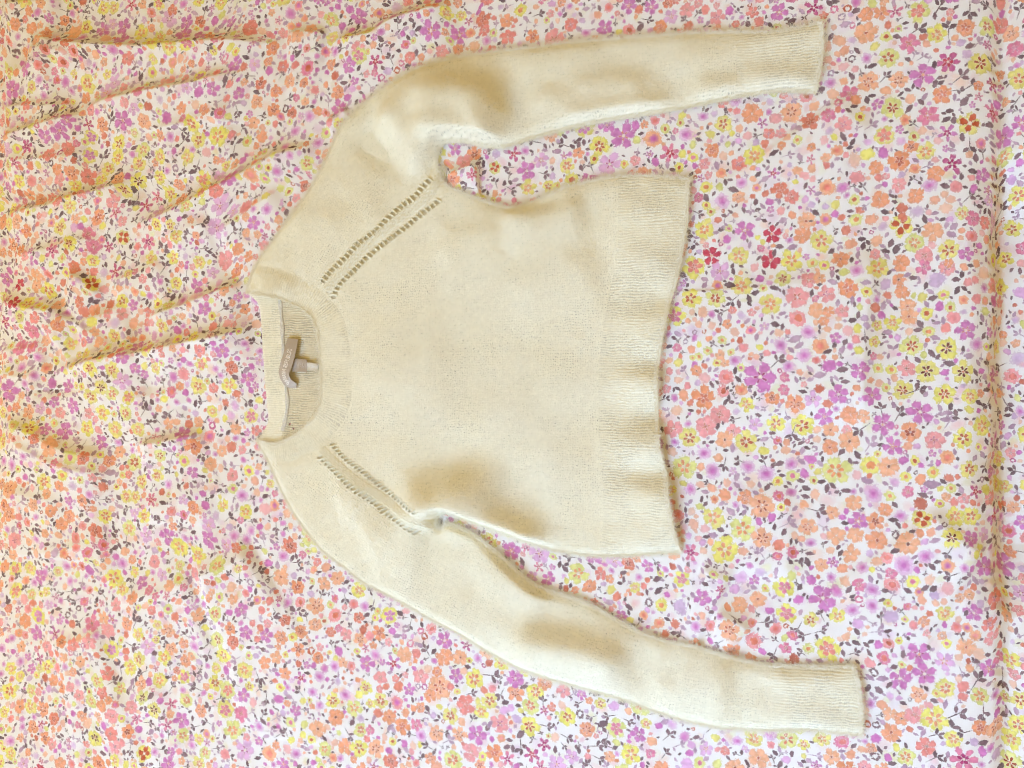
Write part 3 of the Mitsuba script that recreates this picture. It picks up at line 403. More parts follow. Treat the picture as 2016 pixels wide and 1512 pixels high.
def put(k, u, v, R, ang):
    placed.append((k, u, v, R, ang)); grid.setdefault((int(u // CELL), int(v // CELL)), []).append((u, v, R * EFF.get(k, .92)))
for t in TILES.split('\n'):
    head, body = t.split('|')
    ox, oy, sc = [float(q) for q in head[1:].split()]
    batch = []
    for rec in body.split(';'):
        n = [float(q) for q in rec[1:].split()]
        px, py = ox + n[0] / sc, oy + n[1] / sc
        batch.append((rec[0], px, py, n[2] / sc * unit_at(px, py), n[3] if len(n) > 3 else None))
    uv = to_uv(P([b[1] for b in batch], [b[2] for b in batch], 0.0))
    ok = [all(math.hypot(u - q[0], v - q[1]) > 0.62 * (b[3] + q[2]) for q in near(u, v)) for b, (u, v) in zip(batch, uv)]
    for b, (u, v), good in zip(batch, uv, ok):
        if good: put(b[0], u, v, b[3], b[4])
# the print repeats: copies of the read motifs one repeat away fill what the photo hides and what lies outside it
Hrep, Vrep = P(1909, 242) - P(973, 328), P(766, 1211) - P(713, 109)
base = list(placed)
U0, U1, V0, V1 = -1.32, 1.15, -1.0, 1.0
for a, b in ((1,0),(-1,0),(0,1),(0,-1),(1,1),(-1,-1),(1,-1),(-1,1),(2,0),(-2,0),(2,1),(-2,1),(2,-1),(-2,-1)):
    for k, u, v, R, ang in base:
        u, v = u + a * Hrep[0] + b * Vrep[0], v + a * Hrep[1] + b * Vrep[1]
        if U0 < u < U1 and V0 < v < V1 and all(math.hypot(u - q[0], v - q[1]) > 0.8 * (R * EFF.get(k, 1) + q[2]) for q in near(u, v)):
            put(k, u, v, R, ang)
FILL = [(0.0110, 3000, 'YMPKOZpNPKM', .9), (0.0080, 9000, 'LLLllRQwPKMdvPKM', .8), (0.0055, 30000, 'dvPKKMvbbaaLlgwRQPN', .74), (0.0040, 65000, 'ddvvvvbbbbbaaaagdRDwlLLMK', .72), (0.0026, 100000, 'ddvvvaabbbbaodD', .75)]
for R0, n, kinds, tight in FILL:
    c = np.stack([rng.uniform(U0, U1, n), rng.uniform(V0, V1, n)], 1)
    for u, v in c:
        R = R0 * random.uniform(.85, 1.2)
        k = random.choice(kinds)
        if all(math.hypot(u - q[0], v - q[1]) > q[2] + R * tight * EFF.get(k, .95) for q in near(u, v)):
            put(k, u, v, R, None)
for i in range(11000):                                       # pale washes under the flowers
    random.seed(900000 + i)
    R = random.uniform(.004, .010)
    dab(random.uniform(U0, U1), random.uniform(V0, V1), random.uniform(0, 6.28), R, R * random.uniform(.5, .9), random.choice(('lil', 'pink', 'peach', 'lil2', 'peach', 'lime', 'rose')), 0, .5, random.uniform(.15, .4))
for i, (k, u, v, R, ang) in enumerate(placed):
    random.seed(1000 + i)
    motif(k, u, v, R * 0.95, ang)
D_ = np.array(DAB, np.float32)
CS_ = 0.0032
NU, NV, KD = int((U1 - U0) / CS_) + 1, int((V1 - V0) / CS_) + 1, 12
cells = [[] for _ in range(NU * NV)]
for i, q in enumerate(D_):
    ex = math.hypot(q[4] * q[2], q[5] * q[3]) + .0009; ey = math.hypot(q[4] * q[3], q[5] * q[2]) + .0009
    for a in range(max(0, int((q[0] - ex - U0) / CS_)), min(NU - 1, int((q[0] + ex - U0) / CS_)) + 1):
        for b in range(max(0, int((q[1] - ey - V0) / CS_)), min(NV - 1, int((q[1] + ey - V0) / CS_)) + 1):
            cells[b * NU + a].append(i)
LIST = np.full((NU * NV, KD), len(D_), np.uint32)
for i, c in enumerate(cells):
    c = c[-KD:]
    LIST[i, :len(c)] = c
D_ = np.vstack([D_, [[50, 50, 1, 0, .001, .001, 0, 0, 1, 1, 1, 0]]]).astype(np.float32)
dab_list = mi.UInt32(LIST.ravel())
dab_a, dab_b, dab_c = (mi.Float(np.ascontiguousarray(D_[:, k:k + 4]).ravel()) for k in (0, 4, 8))
dr.eval(dab_list, dab_a, dab_b, dab_c)
SHEET_WHITE = mi.Color3f(0.80, 0.795, 0.80)
def sheet_print(p, n, uv):
    U, V = uv.x, uv.y
    ci = dr.clip(mi.Int32(dr.floor((U - U0) / CS_)), 0, NU - 1); cj = dr.clip(mi.Int32(dr.floor((V - V0) / CS_)), 0, NV - 1)
    at = mi.UInt32(cj * NU + ci) * KD
    wob = mikit.noise(U * 700, V * 700) - .5 + 0.5 * (mikit.noise(U * 1900, V * 1900) - .5)
    wash = mikit.noise(U * 330 + 9, V * 330)
    col = SHEET_WHITE
    for k in range(KD):
        i = dr.gather(mi.UInt32, dab_list, at + k)
        A, B, C = dr.gather(mi.Vector4f, dab_a, i), dr.gather(mi.Vector4f, dab_b, i), dr.gather(mi.Vector4f, dab_c, i)
        dx, dy = U - A.x, V - A.y
        xl, yl = (dx * A.z + dy * A.w) / B.x, (dy * A.z - dx * A.w) / B.y
        yp = dr.select(B.z == 2, yl / (0.80 + 0.32 * dr.clip(xl, -1.2, 1.2)), yl)
        r = dr.sqrt(xl * xl + yp * yp)
        f = dr.select(B.z == 1, dr.abs(yl) + xl * xl - 1, r - 1)
        f = dr.select(B.z == 3, dr.abs(r - .76) - .24, f) + wob * 0.5
        m = dr.minimum(B.x, B.y)
        fd = f * m
        tone = mikit.smoothstep(-0.0016, 0.0, fd)
        ink = mi.Color3f(C.x, C.y, C.z) * (1.07 - 0.17 * tone) * (0.93 + 0.16 * wash) + mi.Color3f(0.07) * (wash - .5)
        hard = mikit.smoothstep(0.00022, -0.00022, fd)
        soft = mikit.smoothstep(1.0, 0.25, r + wob * .2)
        a = dr.lerp(hard, soft, B.w) * C.w
        halo = dr.select(B.w > 0.2, 0.0, mikit.smoothstep(0.0006, 0.0002, fd) * 0.62 * C.w)
        col = dr.lerp(col, SHEET_WHITE, halo)
        col = dr.lerp(col, ink, a)
    weave = (mikit.noise(U * 2300, V * 500) + mikit.noise(U * 500, V * 2300) - 1) * 0.02
    return dr.clip(col + weave, 0.01, 0.9)
scene['sheet_cloth'] = {'type': 'twosided', 'b': {'type': 'diffuse', 'reflectance': mikit.proc(sheet_print)}}

# ------------------------------------------------------------------ materials of the sweater
WOOL = (0.83, 0.82, 0.665)
def wander(uv):
    return (uv.x + 0.0026 * (mikit.noise(uv.x * 330, uv.y * 330) - .5), uv.y + 0.0026 * (mikit.noise(uv.x * 300 + 5, uv.y * 300) - .5))
def plain_height(uv, wale=0.0032, course=0.0029):
    """A stockinette face: V-shaped stitches in columns along u, with open gaps between the loops."""
    u, v = wander(uv)
    a = v / wale
    f = a - dr.floor(a)
    c = u / course + dr.abs(f - .5) * 1.0
    g = c - dr.floor(c)
    gap = dr.sqrt(dr.square((dr.abs(f - .5) - .5) * 2.2) + dr.square((dr.abs(g - .5) - .5) * 2.0))
    return mikit.smoothstep(0.10, 0.62, gap)
def rib_height(uv, course=0.0022):
    """Ribbing: raised cords along u, the furrows between them pierced at every row."""
    a = uv.y / RIBP
    cord = 0.5 + 0.5 * dr.sin(a * 2 * math.pi)
    g = uv.x / course + 0.5 * mikit.noise(uv.x * 150, uv.y * 300)
    row = 0.5 + 0.5 * dr.sin(g * 2 * math.pi)
    return cord * (0.86 + 0.14 * row) + (1 - cord) * 0.20 * row
def wool(name, height_fn, gap_shade, scale, base=WOOL):
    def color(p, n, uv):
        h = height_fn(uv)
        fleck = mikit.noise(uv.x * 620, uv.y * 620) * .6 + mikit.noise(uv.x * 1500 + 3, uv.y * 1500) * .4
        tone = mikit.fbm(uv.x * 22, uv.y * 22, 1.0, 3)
        gap_shade_vary = mikit.smoothstep(.30, .62, mikit.fbm(uv.x * 45 + 7, uv.y * 45, 2.0, 2)) * .55 + .45
        k = 1 - gap_shade * (1 - h) * gap_shade_vary * mikit.smoothstep(.22, .62, fleck) + 0.16 * (fleck - .5) + 0.10 * (mikit.noise(uv.x * 430 + 11, uv.y * 430) - .5)  # shade of stitch gaps and rib furrows put into the colour, plus random fleck
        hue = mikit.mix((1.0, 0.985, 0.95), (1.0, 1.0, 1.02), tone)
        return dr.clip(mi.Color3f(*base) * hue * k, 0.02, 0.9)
    def bump(p, n, uv):
        return height_fn(uv) + mikit.noise(uv.x * 900, uv.y * 900) * .4
    scene[name] = {'type': 'twosided', 'b': {'type': 'bumpmap', 'scale': scale, 'texture': mikit.proc(bump, eps=2.5e-4),
                   'b': {'type': 'diffuse', 'reflectance': mikit.proc(color)}}}
RIBP = 0.0030
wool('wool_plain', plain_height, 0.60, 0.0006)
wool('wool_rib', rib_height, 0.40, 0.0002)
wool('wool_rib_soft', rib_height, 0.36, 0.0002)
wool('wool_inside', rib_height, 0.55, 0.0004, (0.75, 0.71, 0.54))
scene['wool_edge'] = {'type': 'twosided', 'b': {'type': 'diffuse', 'reflectance': {'type': 'rgb', 'value': [0.80, 0.78, 0.63]}}}
scene['fuzz'] = {'type': 'twosided', 'b': {'type': 'diffuse', 'reflectance': {'type': 'rgb', 'value': [0.84, 0.82, 0.70]}}}
scene['seam_tape_grey'] = {'type': 'twosided', 'b': {'type': 'diffuse', 'reflectance': mikit.proc(lambda p, n, uv: mi.Color3f(0.66, 0.64, 0.56) * (0.82 + 0.36 * mikit.noise(p.x * 900, p.y * 900)))}}
scene['satin'] = {'type': 'twosided', 'b': {'type': 'principled', 'base_color': mikit.proc(lambda p, n, uv: mi.Color3f(0.42, 0.36, 0.295) * (0.95 + 0.1 * mikit.noise(p.x * 3000, p.y * 3000))), 'roughness': 0.5, 'specular': 0.4}}
scene['white_print'] = {'type': 'twosided', 'b': {'type': 'diffuse', 'reflectance': {'type': 'rgb', 'value': [0.82, 0.79, 0.74]}}}
scene['care_cloth'] = {'type': 'twosided', 'b': {'type': 'diffuse', 'reflectance': {'type': 'rgb', 'value': [0.62, 0.60, 0.53]}}}

# ------------------------------------------------------------------ bedsheet mesh
nx_, ny_ = len(sx), len(sy)
idx = np.arange(nx_ * ny_).reshape(ny_, nx_)
quads = np.stack([idx[:-1, :-1], idx[:-1, 1:], idx[1:, 1:], idx[1:, :-1]], -1).reshape(-1, 4)
sheet_v = np.stack([SXX.ravel(), SYY.ravel(), SZ.ravel()], 1)
scene['bedsheet'] = mikit.ply((sheet_v, quads), 'sheet_cloth', smooth=True, uv=np.stack([SU.ravel(), SV.ravel()], 1))
labels['bedsheet'] = {'label': 'white bedsheet printed with small pink, peach and yellow watercolour flowers, creased on the left', 'category': 'bed sheet'}

# ------------------------------------------------------------------ sweater meshes
SH = 'sweater'
labels[SH] = {'label': 'cream fuzzy knit raglan pullover laid out flat on the floral bedsheet', 'category': 'sweater'}
FLOOR = gaussian_filter(S, 8)
def add(key, mesh, bsdf, **kw):
    name = f'{SH}__{key}'
    i = 0
    while name in scene:
        i += 1; name = f'{SH}__{key}_{i:03d}'
    scene[name] = mikit.ply(mesh, bsdf, **kw)
    return name
def triangulate(poly, spacing, edge=0.0014, seed=1):
    r = np.random.default_rng(seed)
    pts, fixed = [], []
    for g in getattr(poly, 'geoms', [poly]):
        for ring in [g.exterior, *g.interiors]:
            e = edge if ring is g.exterior else 0.0008
            n = max(8, int(ring.length / e))
            fixed.append(np.array([ring.interpolate(t, normalized=True).coords[0] for t in np.arange(n) / n]))
    fixed = np.vstack(fixed)
    x0, y0, x1, y1 = poly.bounds
    ys = np.arange(y0, y1, spacing * 0.866)
    rows = [np.stack([np.arange(x0 + (j % 2) * spacing / 2, x1, spacing), np.full(len(np.arange(x0 + (j % 2) * spacing / 2, x1, spacing)), y)], 1) for j, y in enumerate(ys)]
    inn = np.vstack(rows) + r.uniform(-.08, .08, (sum(map(len, rows)), 2)) * spacing
    small = poly.buffer(-0.45 * min(spacing, edge))
    shapely.prepare(small)
    inn = inn[shapely.contains_xy(small, inn[:, 0], inn[:, 1])]
    v = np.vstack([fixed, inn])
    f = Delaunay(v).simplices
    c = v[f].mean(1)
    shapely.prepare(poly)
    f = f[shapely.contains_xy(poly, c[:, 0], c[:, 1])]
    a, b, cc = v[f[:, 0]], v[f[:, 1]], v[f[:, 2]]
    area = (b[:, 0]-a[:, 0])*(cc[:, 1]-a[:, 1]) - (b[:, 1]-a[:, 1])*(cc[:, 0]-a[:, 0])
    f = f[abs(area) > 1e-12]; area = area[abs(area) > 1e-12]
    f[area < 0] = f[area < 0][:, ::-1]
    return v, f
def axis_uv(pts_px):
    ax = smooth_line(PP(pts_px, 0.008), 0.01)
    d = np.diff(ax, axis=0); L = np.r_[0, np.cumsum(np.linalg.norm(d, axis=1))]
    def fn(xy):
        u, v, w = np.zeros(len(xy)), np.zeros(len(xy)), np.zeros(len(xy))
        best = np.full(len(xy), 1e9)
        for k in range(len(d)):
            r = xy - ax[k]; l = L[k + 1] - L[k]; t = r @ d[k] / l
            tc = np.clip(t, 0, l) if 0 < k < len(d) - 1 else (np.minimum(t, l) if k == 0 else np.maximum(t, 0))
            q = r - np.outer(tc / l, d[k]); dist = np.linalg.norm(q, axis=1)
            n = dist < best
            best = np.where(n, dist, best); u = np.where(n, L[k] + tc, u)
            v = np.where(n, np.sign(d[k][0] * r[:, 1] - d[k][1] * r[:, 0]) * dist, v)
        return np.stack([u, v], 1)
    return fn
def height(xy, lift=0.0): return sample(FLOOR, xy) + sample(H, xy) + lift
def piece(key, poly, bsdf, uvf, spacing=0.0017, lift=0.0, rib=None, edge=0.0014, hfun=height):
    poly = poly.buffer(0)
    if poly.geom_type != 'Polygon': poly = max(poly.geoms, key=lambda g: g.area)
    v, f = triangulate(poly, spacing, edge)
    uv = uvf(v)
    z = hfun(v) + lift
    if rib is not None: z = z + rib(uv, v)
    return add(key, (np.column_stack([v, z]), f), bsdf, smooth=True, uv=uv)
def half(line_px, side, ext=0.2, z=0.004):
    """Everything on one side of a photo polyline, as a polygon."""
    l = line(line_px, 0.002, z)
    a, b = l[0] + (l[0] - l[6]) / np.linalg.norm(l[0] - l[6]) * ext, l[-1] + (l[-1] - l[-7]) / np.linalg.norm(l[-1] - l[-7]) * ext
    m = np.vstack([a, l, b])
    t = (b - a) / np.linalg.norm(b - a); nrm = np.array([-t[1], t[0]]) * side
    return Polygon(np.vstack([m, b + nrm * 0.9, a + nrm * 0.9])).buffer(0)
# eyelets: real openings through the upper layer
holes, threads = [], []
for r_i, row in enumerate(EYE_ROWS):
    l = smooth_line(PP(row, 0.010), 0.0005)
    L = len(l) * 0.0005
    n = (29, 28, 27, 27)[r_i]
    for i in range(n):
        c = l[int((i + .5) / n * (len(l) - 1))]
        c2 = l[min(len(l) - 1, int((i + .5) / n * (len(l) - 1)) + 4)]
        tang = math.atan2(*(c2 - l[max(0, int((i + .5) / n * (len(l) - 1)) - 4)])[::-1])
        pitch = L / n
        long_ = (0.0037, 0.0035, 0.0034, 0.0046)[r_i] * rng.uniform(.85, 1.12)
        wide = pitch * 0.29 * rng.uniform(.85, 1.1)
        ang = tang + math.pi / 2 + (0.22 if r_i < 2 else -0.42) + rng.uniform(-.12, .12)
        th = np.linspace(0, 2 * math.pi, 14, endpoint=False)
        e = np.stack([np.sign(np.cos(th)) * abs(np.cos(th)) ** .8 * long_, np.sin(th) * wide], 1)
        R2 = np.array([[math.cos(ang), -math.sin(ang)], [math.sin(ang), math.cos(ang)]])
        holes.append(Polygon(e @ R2.T + c))
        c3 = l[min(len(l) - 1, int((i + 1.0) / n * (len(l) - 1)))]
        tdir = np.array([math.cos(ang), math.sin(ang)])
        tp = c3 + np.linspace(-1.15, 1.15, 7)[:, None] * long_ * tdir + 0.0003 * rng.normal(size=2)
        threads.append((tp, 0.00068 * rng.uniform(.8, 1.2)))
holes = unary_union(holes)
band_top, band_bot = LineString(line(RAG_TOP, z=0.01)).buffer(0.0034, cap_style=2), LineString(line(RAG_BOT, z=0.01)).buffer(0.0034, cap_style=2)
neck_zone = Polygon(np.vstack([line(NECK_OUT, z=0.01), P([380, 380], [903, 521], .01)])).buffer(0)
top_zone, bot_zone = half(RAG_TOP, 1), half(RAG_BOT, -1)
armpit_cut = P(863, 300, .004)
neckband = FRONT.intersection(neck_zone)
rest = FRONT.difference(neck_zone)
# split at the raglan lines: sleeve pieces lie outside the line from the neck to the armpit
TOPZ = Polygon(np.vstack([line(RAG_TOP, z=.01), P([863, 880, 1020, 1700, 1700, 400, 400], [312, 318, 335, 260, -60, -60, 560], .01)])).buffer(0)
BOTZ = Polygon(np.vstack([line(RAG_BOT, z=.01), P([868, 900, 960, 1060, 1800, 1800, 380, 380], [1029, 1027, 1052, 1120, 1200, 1600, 1600, 900], .01)])).buffer(0)
sleeve_t = rest.intersection(TOPZ)
sleeve_b = rest.intersection(BOTZ)
body = rest.difference(TOPZ).difference(BOTZ)
hem_zone = Polygon(np.vstack([line(HEM_TOP, z=.01), P([1500, 1500], [1110, 330], .01)])).buffer(0)
cuff_t_zone = Polygon(np.vstack([line(CUFF_TOP_LINE, z=.01), P([1750, 1750], [205, 0], .01)])).buffer(0)
cuff_b_zone = Polygon(np.vstack([line(CUFF_BOT_LINE, z=.01), P([1800, 1800], [1500, 1250], .01)])).buffer(0)
uv_body = lambda xy: xy.copy()
uv_top = axis_uv([(560,520),(690,330),(790,240),(900,195),(1050,172),(1250,150),(1450,130),(1620,112)])
uv_bot = axis_uv([(560,930),(680,1030),(800,1110),(950,1185),(1100,1250),(1280,1330),(1420,1360),(1700,1380)])
uv_neck = axis_uv([(470,550),(560,562),(610,582),(640,610),(656,650),(660,700),(661,750),(655,800),(636,838),(605,866),(560,888),(490,892)])
RIBP = 0.0030
def rib_uv(uvf, swap=False):
    """Along the rib, and across it with the wander of hand-laid ribs."""
    def fn(xy):
        uv = uvf(xy)
        a, b = (uv[:, 1], uv[:, 0]) if swap else (uv[:, 0], uv[:, 1])
        w = (meshkit.noise(np.stack([a / .010, b / .011, a * 0], -1), 5) - .5) * 0.0022 + (meshkit.noise(np.stack([a / .004, b / .006, a * 0], -1), 6) - .5) * 0.0010
        return np.stack([a, b + w], 1)
    return fn
def ribs(amp):
    return lambda uv, xy: amp * np.sin(uv[:, 1] / RIBP * 2 * math.pi)
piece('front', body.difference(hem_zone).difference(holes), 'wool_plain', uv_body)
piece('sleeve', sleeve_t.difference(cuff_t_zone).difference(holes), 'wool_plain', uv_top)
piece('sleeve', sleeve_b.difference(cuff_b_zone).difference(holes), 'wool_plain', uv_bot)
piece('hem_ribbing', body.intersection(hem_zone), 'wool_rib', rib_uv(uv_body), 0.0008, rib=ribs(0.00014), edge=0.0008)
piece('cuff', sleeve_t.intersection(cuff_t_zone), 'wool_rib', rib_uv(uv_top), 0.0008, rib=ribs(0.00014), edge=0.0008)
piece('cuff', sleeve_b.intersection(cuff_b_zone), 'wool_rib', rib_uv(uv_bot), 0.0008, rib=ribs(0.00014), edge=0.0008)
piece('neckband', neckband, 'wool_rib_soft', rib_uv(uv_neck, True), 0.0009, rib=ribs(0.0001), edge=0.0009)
# the back, seen inside the neck opening and through the eyelets
dB = distance_transform_edt(mask_sil) * RES
HB = 0.0006 + 0.0024 * np.sqrt(np.clip(1 - (1 - np.clip(dB / 0.006, 0, 1)) ** 2, 0, 1))
stroke(HB, [(560,588),(558,640),(560,700),(564,760),(566,800),(560,850)], 0.9 * mm, 6, 6, 0.0, z=.003)
stroke(HB, [(620,600),(640,700),(640,800)], -0.6 * mm, 12, 12, 0.0, z=.003)
HB = gaussian_filter(HB, 1)
hback = lambda xy: sample(FLOOR, xy) + sample(HB, xy)
SEAM = [(552,570),(556,610),(557,660),(559,700),(563,760),(566,800),(561,830),(553,868)]
backband_zone = Polygon(np.vstack([line(SEAM, z=.003), P([420, 420], [868, 570], .003)])).buffer(0)
inside_zone = neck_zone
backN = SIL.buffer(-0.0004)
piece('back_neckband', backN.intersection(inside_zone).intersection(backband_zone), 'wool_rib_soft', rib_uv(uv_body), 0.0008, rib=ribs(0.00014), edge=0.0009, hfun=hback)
pin = unary_union([shapely.Point(*P(a, b, .003)).buffer(.0014) for a, b in ((563,829),(571,835),(578,844),(556,584),(548,592))])
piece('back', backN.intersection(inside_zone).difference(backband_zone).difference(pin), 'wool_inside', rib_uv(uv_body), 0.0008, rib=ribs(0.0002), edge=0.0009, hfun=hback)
lower = SIL.buffer(-0.0035).difference(inside_zone)
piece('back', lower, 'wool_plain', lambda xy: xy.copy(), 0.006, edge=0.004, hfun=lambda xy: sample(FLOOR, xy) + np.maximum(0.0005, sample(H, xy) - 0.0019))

def tube(pts3, rad, sides=8):
    p = np.asarray(pts3, float); n = len(p)
    t = np.gradient(p, axis=0); t /= np.linalg.norm(t, axis=1, keepdims=True)
    a = np.cross(t, [0, 0, 1.0]); a /= np.linalg.norm(a, axis=1, keepdims=True) + 1e-12; b = np.cross(t, a)
    th = np.arange(sides) * 2 * math.pi / sides
    rad = np.broadcast_to(np.asarray(rad, float), n)
    v = (p[:, None] + rad[:, None, None] * (np.cos(th)[None, :, None] * a[:, None] + np.sin(th)[None, :, None] * b[:, None])).reshape(-1, 3)
    i = np.arange(n - 1)[:, None] * sides; j = np.arange(sides)[None]; k = (j + 1) % sides
    f = np.stack([i + j, i + k, i + sides + k, i + sides + j], -1).reshape(-1, 4)
    return v, f
def edge_roll(key, pts, rad, z=0.004, drop=0.0006, inward=0.0):
    l = line(pts, 0.0012, z)
    zz = height(l) - drop
    r = rad * (0.85 + 0.3 * rng.random(len(l)))
    add(key, tube(np.column_stack([l, zz]), r), 'wool_edge', smooth=True)
edge_roll('collar_edge', NECK_IN, 0.0010)
edge_roll('hem_edge', HEM_EDGE, 0.0010)
edge_roll('cuff_edge', CUFF_TOP, 0.0009)
edge_roll('cuff_edge', CUFF_BOT, 0.0009)
# corded stitches along each raglan line
for r in (RAG_TOP, RAG_BOT):
    base_l = line(r, 0.001, 0.01)
    nr = np.gradient(base_l, axis=0); nr /= np.linalg.norm(nr, axis=1, keepdims=True); nr = np.stack([-nr[:, 1], nr[:, 0]], 1)
    vs, fs, o = [], [], 0
    for off in (-0.0044, -0.0022, 0.0, 0.0022, 0.0044):
        q = base_l + nr * (off + 0.0003 * np.sin(np.arange(len(base_l)) * .9 + off * 900))[:, None]
        zz = height(q) + 0.0001
        v, f = tube(np.column_stack([q, zz]), 0.00062 * (0.8 + 0.4 * np.abs(np.sin(np.arange(len(q)) * 1.1 + off * 700))), 6)
        vs.append(v); fs.append(f + o); o += len(v)
    add('raglan_cording', (np.vstack(vs), np.vstack(fs)), 'wool_edge', smooth=True)
vs, fs, o = [], [], 0
for tp, rad in threads:
    v, f = tube(np.column_stack([tp, height(tp) + 0.0003 + 0.0007 * np.sin(np.linspace(0, math.pi, 7))]), rad, 6)
    vs.append(v); fs.append(f + o); o += len(v)
labels[add('eyelet_threads', (np.vstack(vs), np.vstack(fs)), 'wool_edge', smooth=True)] = {'kind': 'stuff'}
# seam tape inside the back neck
tl = line([(553,588),(556,620),(558,660),(560,700),(564,760),(566,800),(562,826),(556,848)], 0.001, 0.004)
tn = np.gradient(tl, axis=0); tn /= np.linalg.norm(tn, axis=1, keepdims=True); tn = np.stack([-tn[:, 1], tn[:, 0]], 1)
prof = np.array([[-.0026, -.0004], [-.0019, .0005], [-.0006, .0007], [.0000, .0001], [.0006, .0007], [.0019, .0005], [.0026, -.0004]])
wv = 1 + .18 * np.sin(np.arange(len(tl)) * .21)
tv = np.stack([np.column_stack([tl + tn * (o * wv)[:, None], hback(tl) + h + .0006]) for o, h in prof], 1).reshape(-1, 3)
ti = np.arange(len(tl) - 1)[:, None] * 7 + np.arange(6)[None]
add('seam_tape', (tv, np.stack([ti, ti + 1, ti + 8, ti + 7], -1).reshape(-1, 4)), 'seam_tape_grey', smooth=True)

# ---- the sewn-in labels
def ribbon(px, width_px, zs, nrm_dir=None, n=60, thick=0.00025):
    """A woven ribbon along photo points px with its heights zs; returns a function (s, t) -> point and the mesh."""
    c = P([a for a, b in px], [b for a, b in px], 0.006)
    pts = np.column_stack([c, zs])
    l = smooth_line(pts, 0.0008)
    t = np.gradient(l, axis=0); t /= np.linalg.norm(t, axis=1, keepdims=True)
    w = np.interp(np.linspace(0, 1, len(l)), np.linspace(0, 1, len(width_px)), width_px) * unit_at(570, 710)
    side = np.cross(t, [0, 0, 1.0]); side /= np.linalg.norm(side, axis=1, keepdims=True)
    tw = np.interp(np.linspace(0, 1, len(l)), [0, .5, .8, 1], [0.05, 0.0, .25, .6])
    side = side * np.cos(tw)[:, None] - np.array([0, 0, 1.0]) * np.sin(tw)[:, None]
    up = np.cross(side, t)
    s = np.linspace(-1, 1, 9)
    v = (l[:, None] + side[:, None] * (s[None, :, None] * w[:, None, None]) + up[:, None] * ((1 - s**2)[None, :, None] * .0006)).reshape(-1, 3)
    i = np.arange(len(l) - 1)[:, None] * 9 + np.arange(8)[None]
    f = np.stack([i, i + 1, i + 10, i + 9], -1).reshape(-1, 4)
    return l, t, side, up, w, (v, f)
zb = float(hback(P([580], [700], .004))[0])
l, t, side, up, w, m = ribbon([(578,667),(576,684),(573,702),(568,720),(564,736),(569,752),(584,760)], [12.0, 13, 13, 13, 12, 11, 6],
                              [zb + .0035, zb + .0062, zb + .0078, zb + .0082, zb + .0078, zb + .0052, zb + .0018])
labname = add('brand_label', m, 'satin', smooth=True)
labels[labname] = {'label': 'taupe satin brand label with white lettering, curling at its lower end'}
# lettering follows the ribbon upwards, from its lower end
txt = meshkit.text_mesh('BANANA REPUBLIC', 1.0, 0.02, bold=True)
tv = np.array(txt.vertices); wid = tv[:, 0].max() - tv[:, 0].min()
arc = np.r_[0, np.cumsum(np.linalg.norm(np.diff(l, axis=0), axis=1))]
span = (0.20, 0.86)
txt = trimesh.Trimesh(tv, txt.faces, process=False).subdivide().subdivide()
tv = np.array(txt.vertices)
ss = arc[-1] * (span[1] - (span[1] - span[0]) * (tv[:, 0] - 0) / wid)           # along, towards the upper end
hh = 0.0056 * (tv[:, 1] - 0.5)                                                      # across
def at(a, k): return np.interp(ss, arc, a[:, k])
L3, S3, U3 = (np.stack([at(a, k) for k in range(3)], 1) for a in (l, side, up))
wloc = np.interp(ss, arc, w)
flip = -1.0 if np.mean(side[:, 0]) > 0 else 1.0
tz = L3 + S3 * (hh * flip)[:, None] + U3 * (0.00062 * (1 - (hh / wloc) ** 2) + 0.00015 + tv[:, 2] * .01)[:, None]
scene[labname + '__lettering'] = mikit.ply((tz, np.array(txt.faces)), 'white_print')
# size tab and care label
def patch(key, quad, zs, bsdf, bow=0.0008):
    q = np.array([[*P(a, b, .005), zb + z] for (a, b), z in zip(quad, zs)])
    s = np.linspace(0, 1, 13)
    A, B = np.meshgrid(s, s)
    v = (1-A)[..., None]*(1-B)[..., None]*q[0] + A[..., None]*(1-B)[..., None]*q[1] + A[..., None]*B[..., None]*q[2] + (1-A)[..., None]*B[..., None]*q[3]
    v[..., 2] += bow * np.sin(A * math.pi) + 0.0003 * np.sin(B * 7)
    i = np.arange(12)[:, None] * 13 + np.arange(12)[None]
    f = np.stack([i, i + 1, i + 14, i + 13], -1).reshape(-1, 4)
    return add(key, (v.reshape(-1, 3), f), bsdf, smooth=True), v
tabn, tabv = patch('size_tab', [(578,706),(606,708),(606,733),(578,732)], [.0045, .0032, .0026, .0040], 'satin')
strokes = []
for a, b0, b1 in ((.55,.30,.62),(.62,.34,.70),(.72,.30,.62)):
    e0, e1 = (tabv[int(round(b * 12)), int(round(a * 12))] + [0, 0, .0004] for b in (b0, b1))
    v, f = tube(np.linspace(e0, e1, 6), 0.00022, 5); strokes.append(trimesh.Trimesh(v, np.vstack([f[:, [0,1,2]], f[:, [0,2,3]]]), process=False))
scene[tabn + '__size_mark'] = mikit.ply(trimesh.util.concatenate(strokes), 'white_print')
patch('care_label', [(604,713),(628,716),(628,731),(604,729)], [.0022, .0042, .0038, .0020], 'care_cloth')

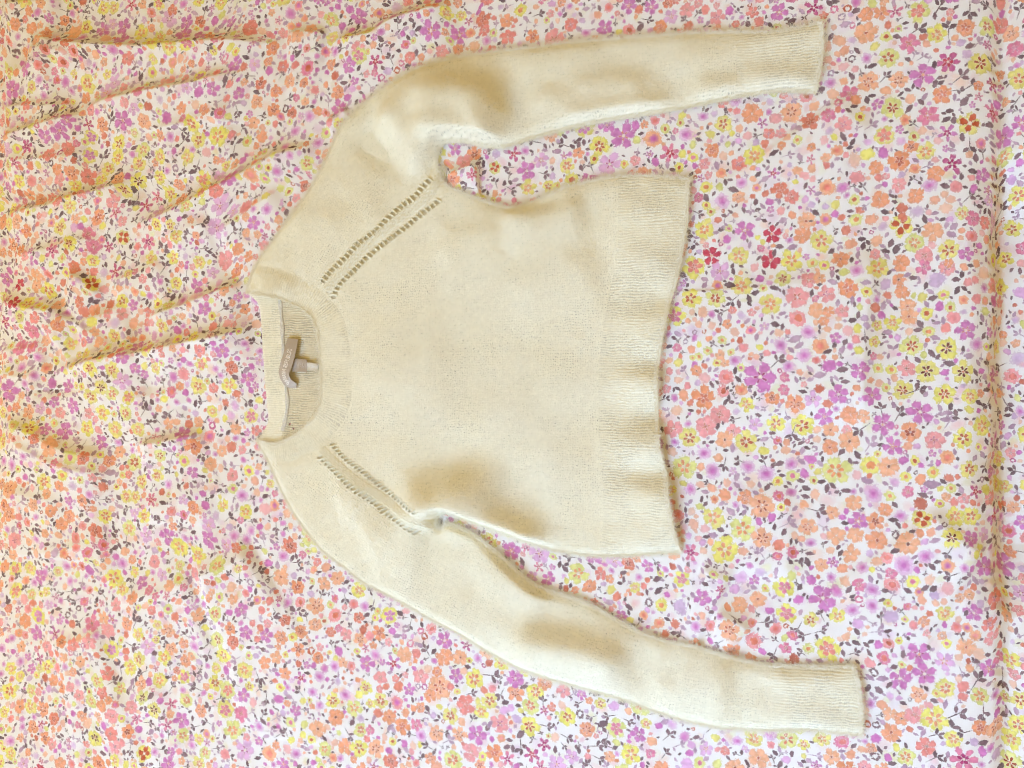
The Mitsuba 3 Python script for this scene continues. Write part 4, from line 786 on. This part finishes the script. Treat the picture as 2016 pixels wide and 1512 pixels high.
# ---- angora fuzz: loose fibres at the outline and over the surface
def fibres(n_edge, n_surf):
    pos, dirn, ln = [], [], []
    ring = np.asarray(FRONT.exterior.coords)
    seg = np.diff(ring, axis=0); sl = np.linalg.norm(seg, axis=1)
    k = rng.choice(len(seg), n_edge, p=sl / sl.sum())
    tt = rng.random(n_edge)[:, None]
    p = ring[k] + seg[k] * tt
    nrm = np.stack([seg[k, 1], -seg[k, 0]], 1); nrm /= np.linalg.norm(nrm, axis=1, keepdims=True) + 1e-12
    if Polygon(ring).exterior.is_ccw is False: nrm = -nrm
    p = p - nrm * rng.uniform(0.0, 0.004, n_edge)[:, None]
    ang = rng.normal(0, .75, n_edge)
    d2 = np.stack([nrm[:, 0]*np.cos(ang) - nrm[:, 1]*np.sin(ang), nrm[:, 0]*np.sin(ang) + nrm[:, 1]*np.cos(ang)], 1)
    pos.append(np.column_stack([p, height(p)])); dirn.append(np.column_stack([d2, rng.uniform(-.1, .7, n_edge)])); ln.append(rng.gamma(4, .0014, n_edge))
    x0, y0, x1, y1 = FRONT.bounds
    q = np.stack([rng.uniform(x0, x1, n_surf * 3), rng.uniform(y0, y1, n_surf * 3)], 1)
    shapely.prepare(FRONT)
    q = q[shapely.contains_xy(FRONT, q[:, 0], q[:, 1])][:n_surf]
    a = rng.uniform(0, 6.283, len(q))
    pos.append(np.column_stack([q, height(q)])); dirn.append(np.column_stack([np.cos(a), np.sin(a), rng.uniform(.1, .7, len(q))])); ln.append(rng.gamma(4, .0008, len(q)))
    p, d, l = np.vstack(pos), np.vstack(dirn), np.concatenate(ln)
    d /= np.linalg.norm(d, axis=1, keepdims=True)
    w = np.cross(d, [0, 0, 1.0] + rng.normal(0, .25, d.shape)); w /= np.linalg.norm(w, axis=1, keepdims=True)
    bend = rng.normal(0, .25, d.shape); bend[:, 2] -= .3
    m = p + d * (l * .5)[:, None]; e = p + d * (l * .9)[:, None] + bend * (l * .5)[:, None]
    hw = 0.00008
    v = np.stack([p - w * hw, p + w * hw, m - w * hw, m + w * hw, e], 1).reshape(-1, 3)
    o = np.arange(len(p))[:, None] * 5
    f = np.stack([o + [0, 1, 3], o + [0, 3, 2], o + [2, 3, 4]], 1).reshape(-1, 3)
    return v, f
fz = add('fuzz', fibres(52000, 110000), 'fuzz', smooth=False)
labels[fz] = {'kind': 'stuff'}
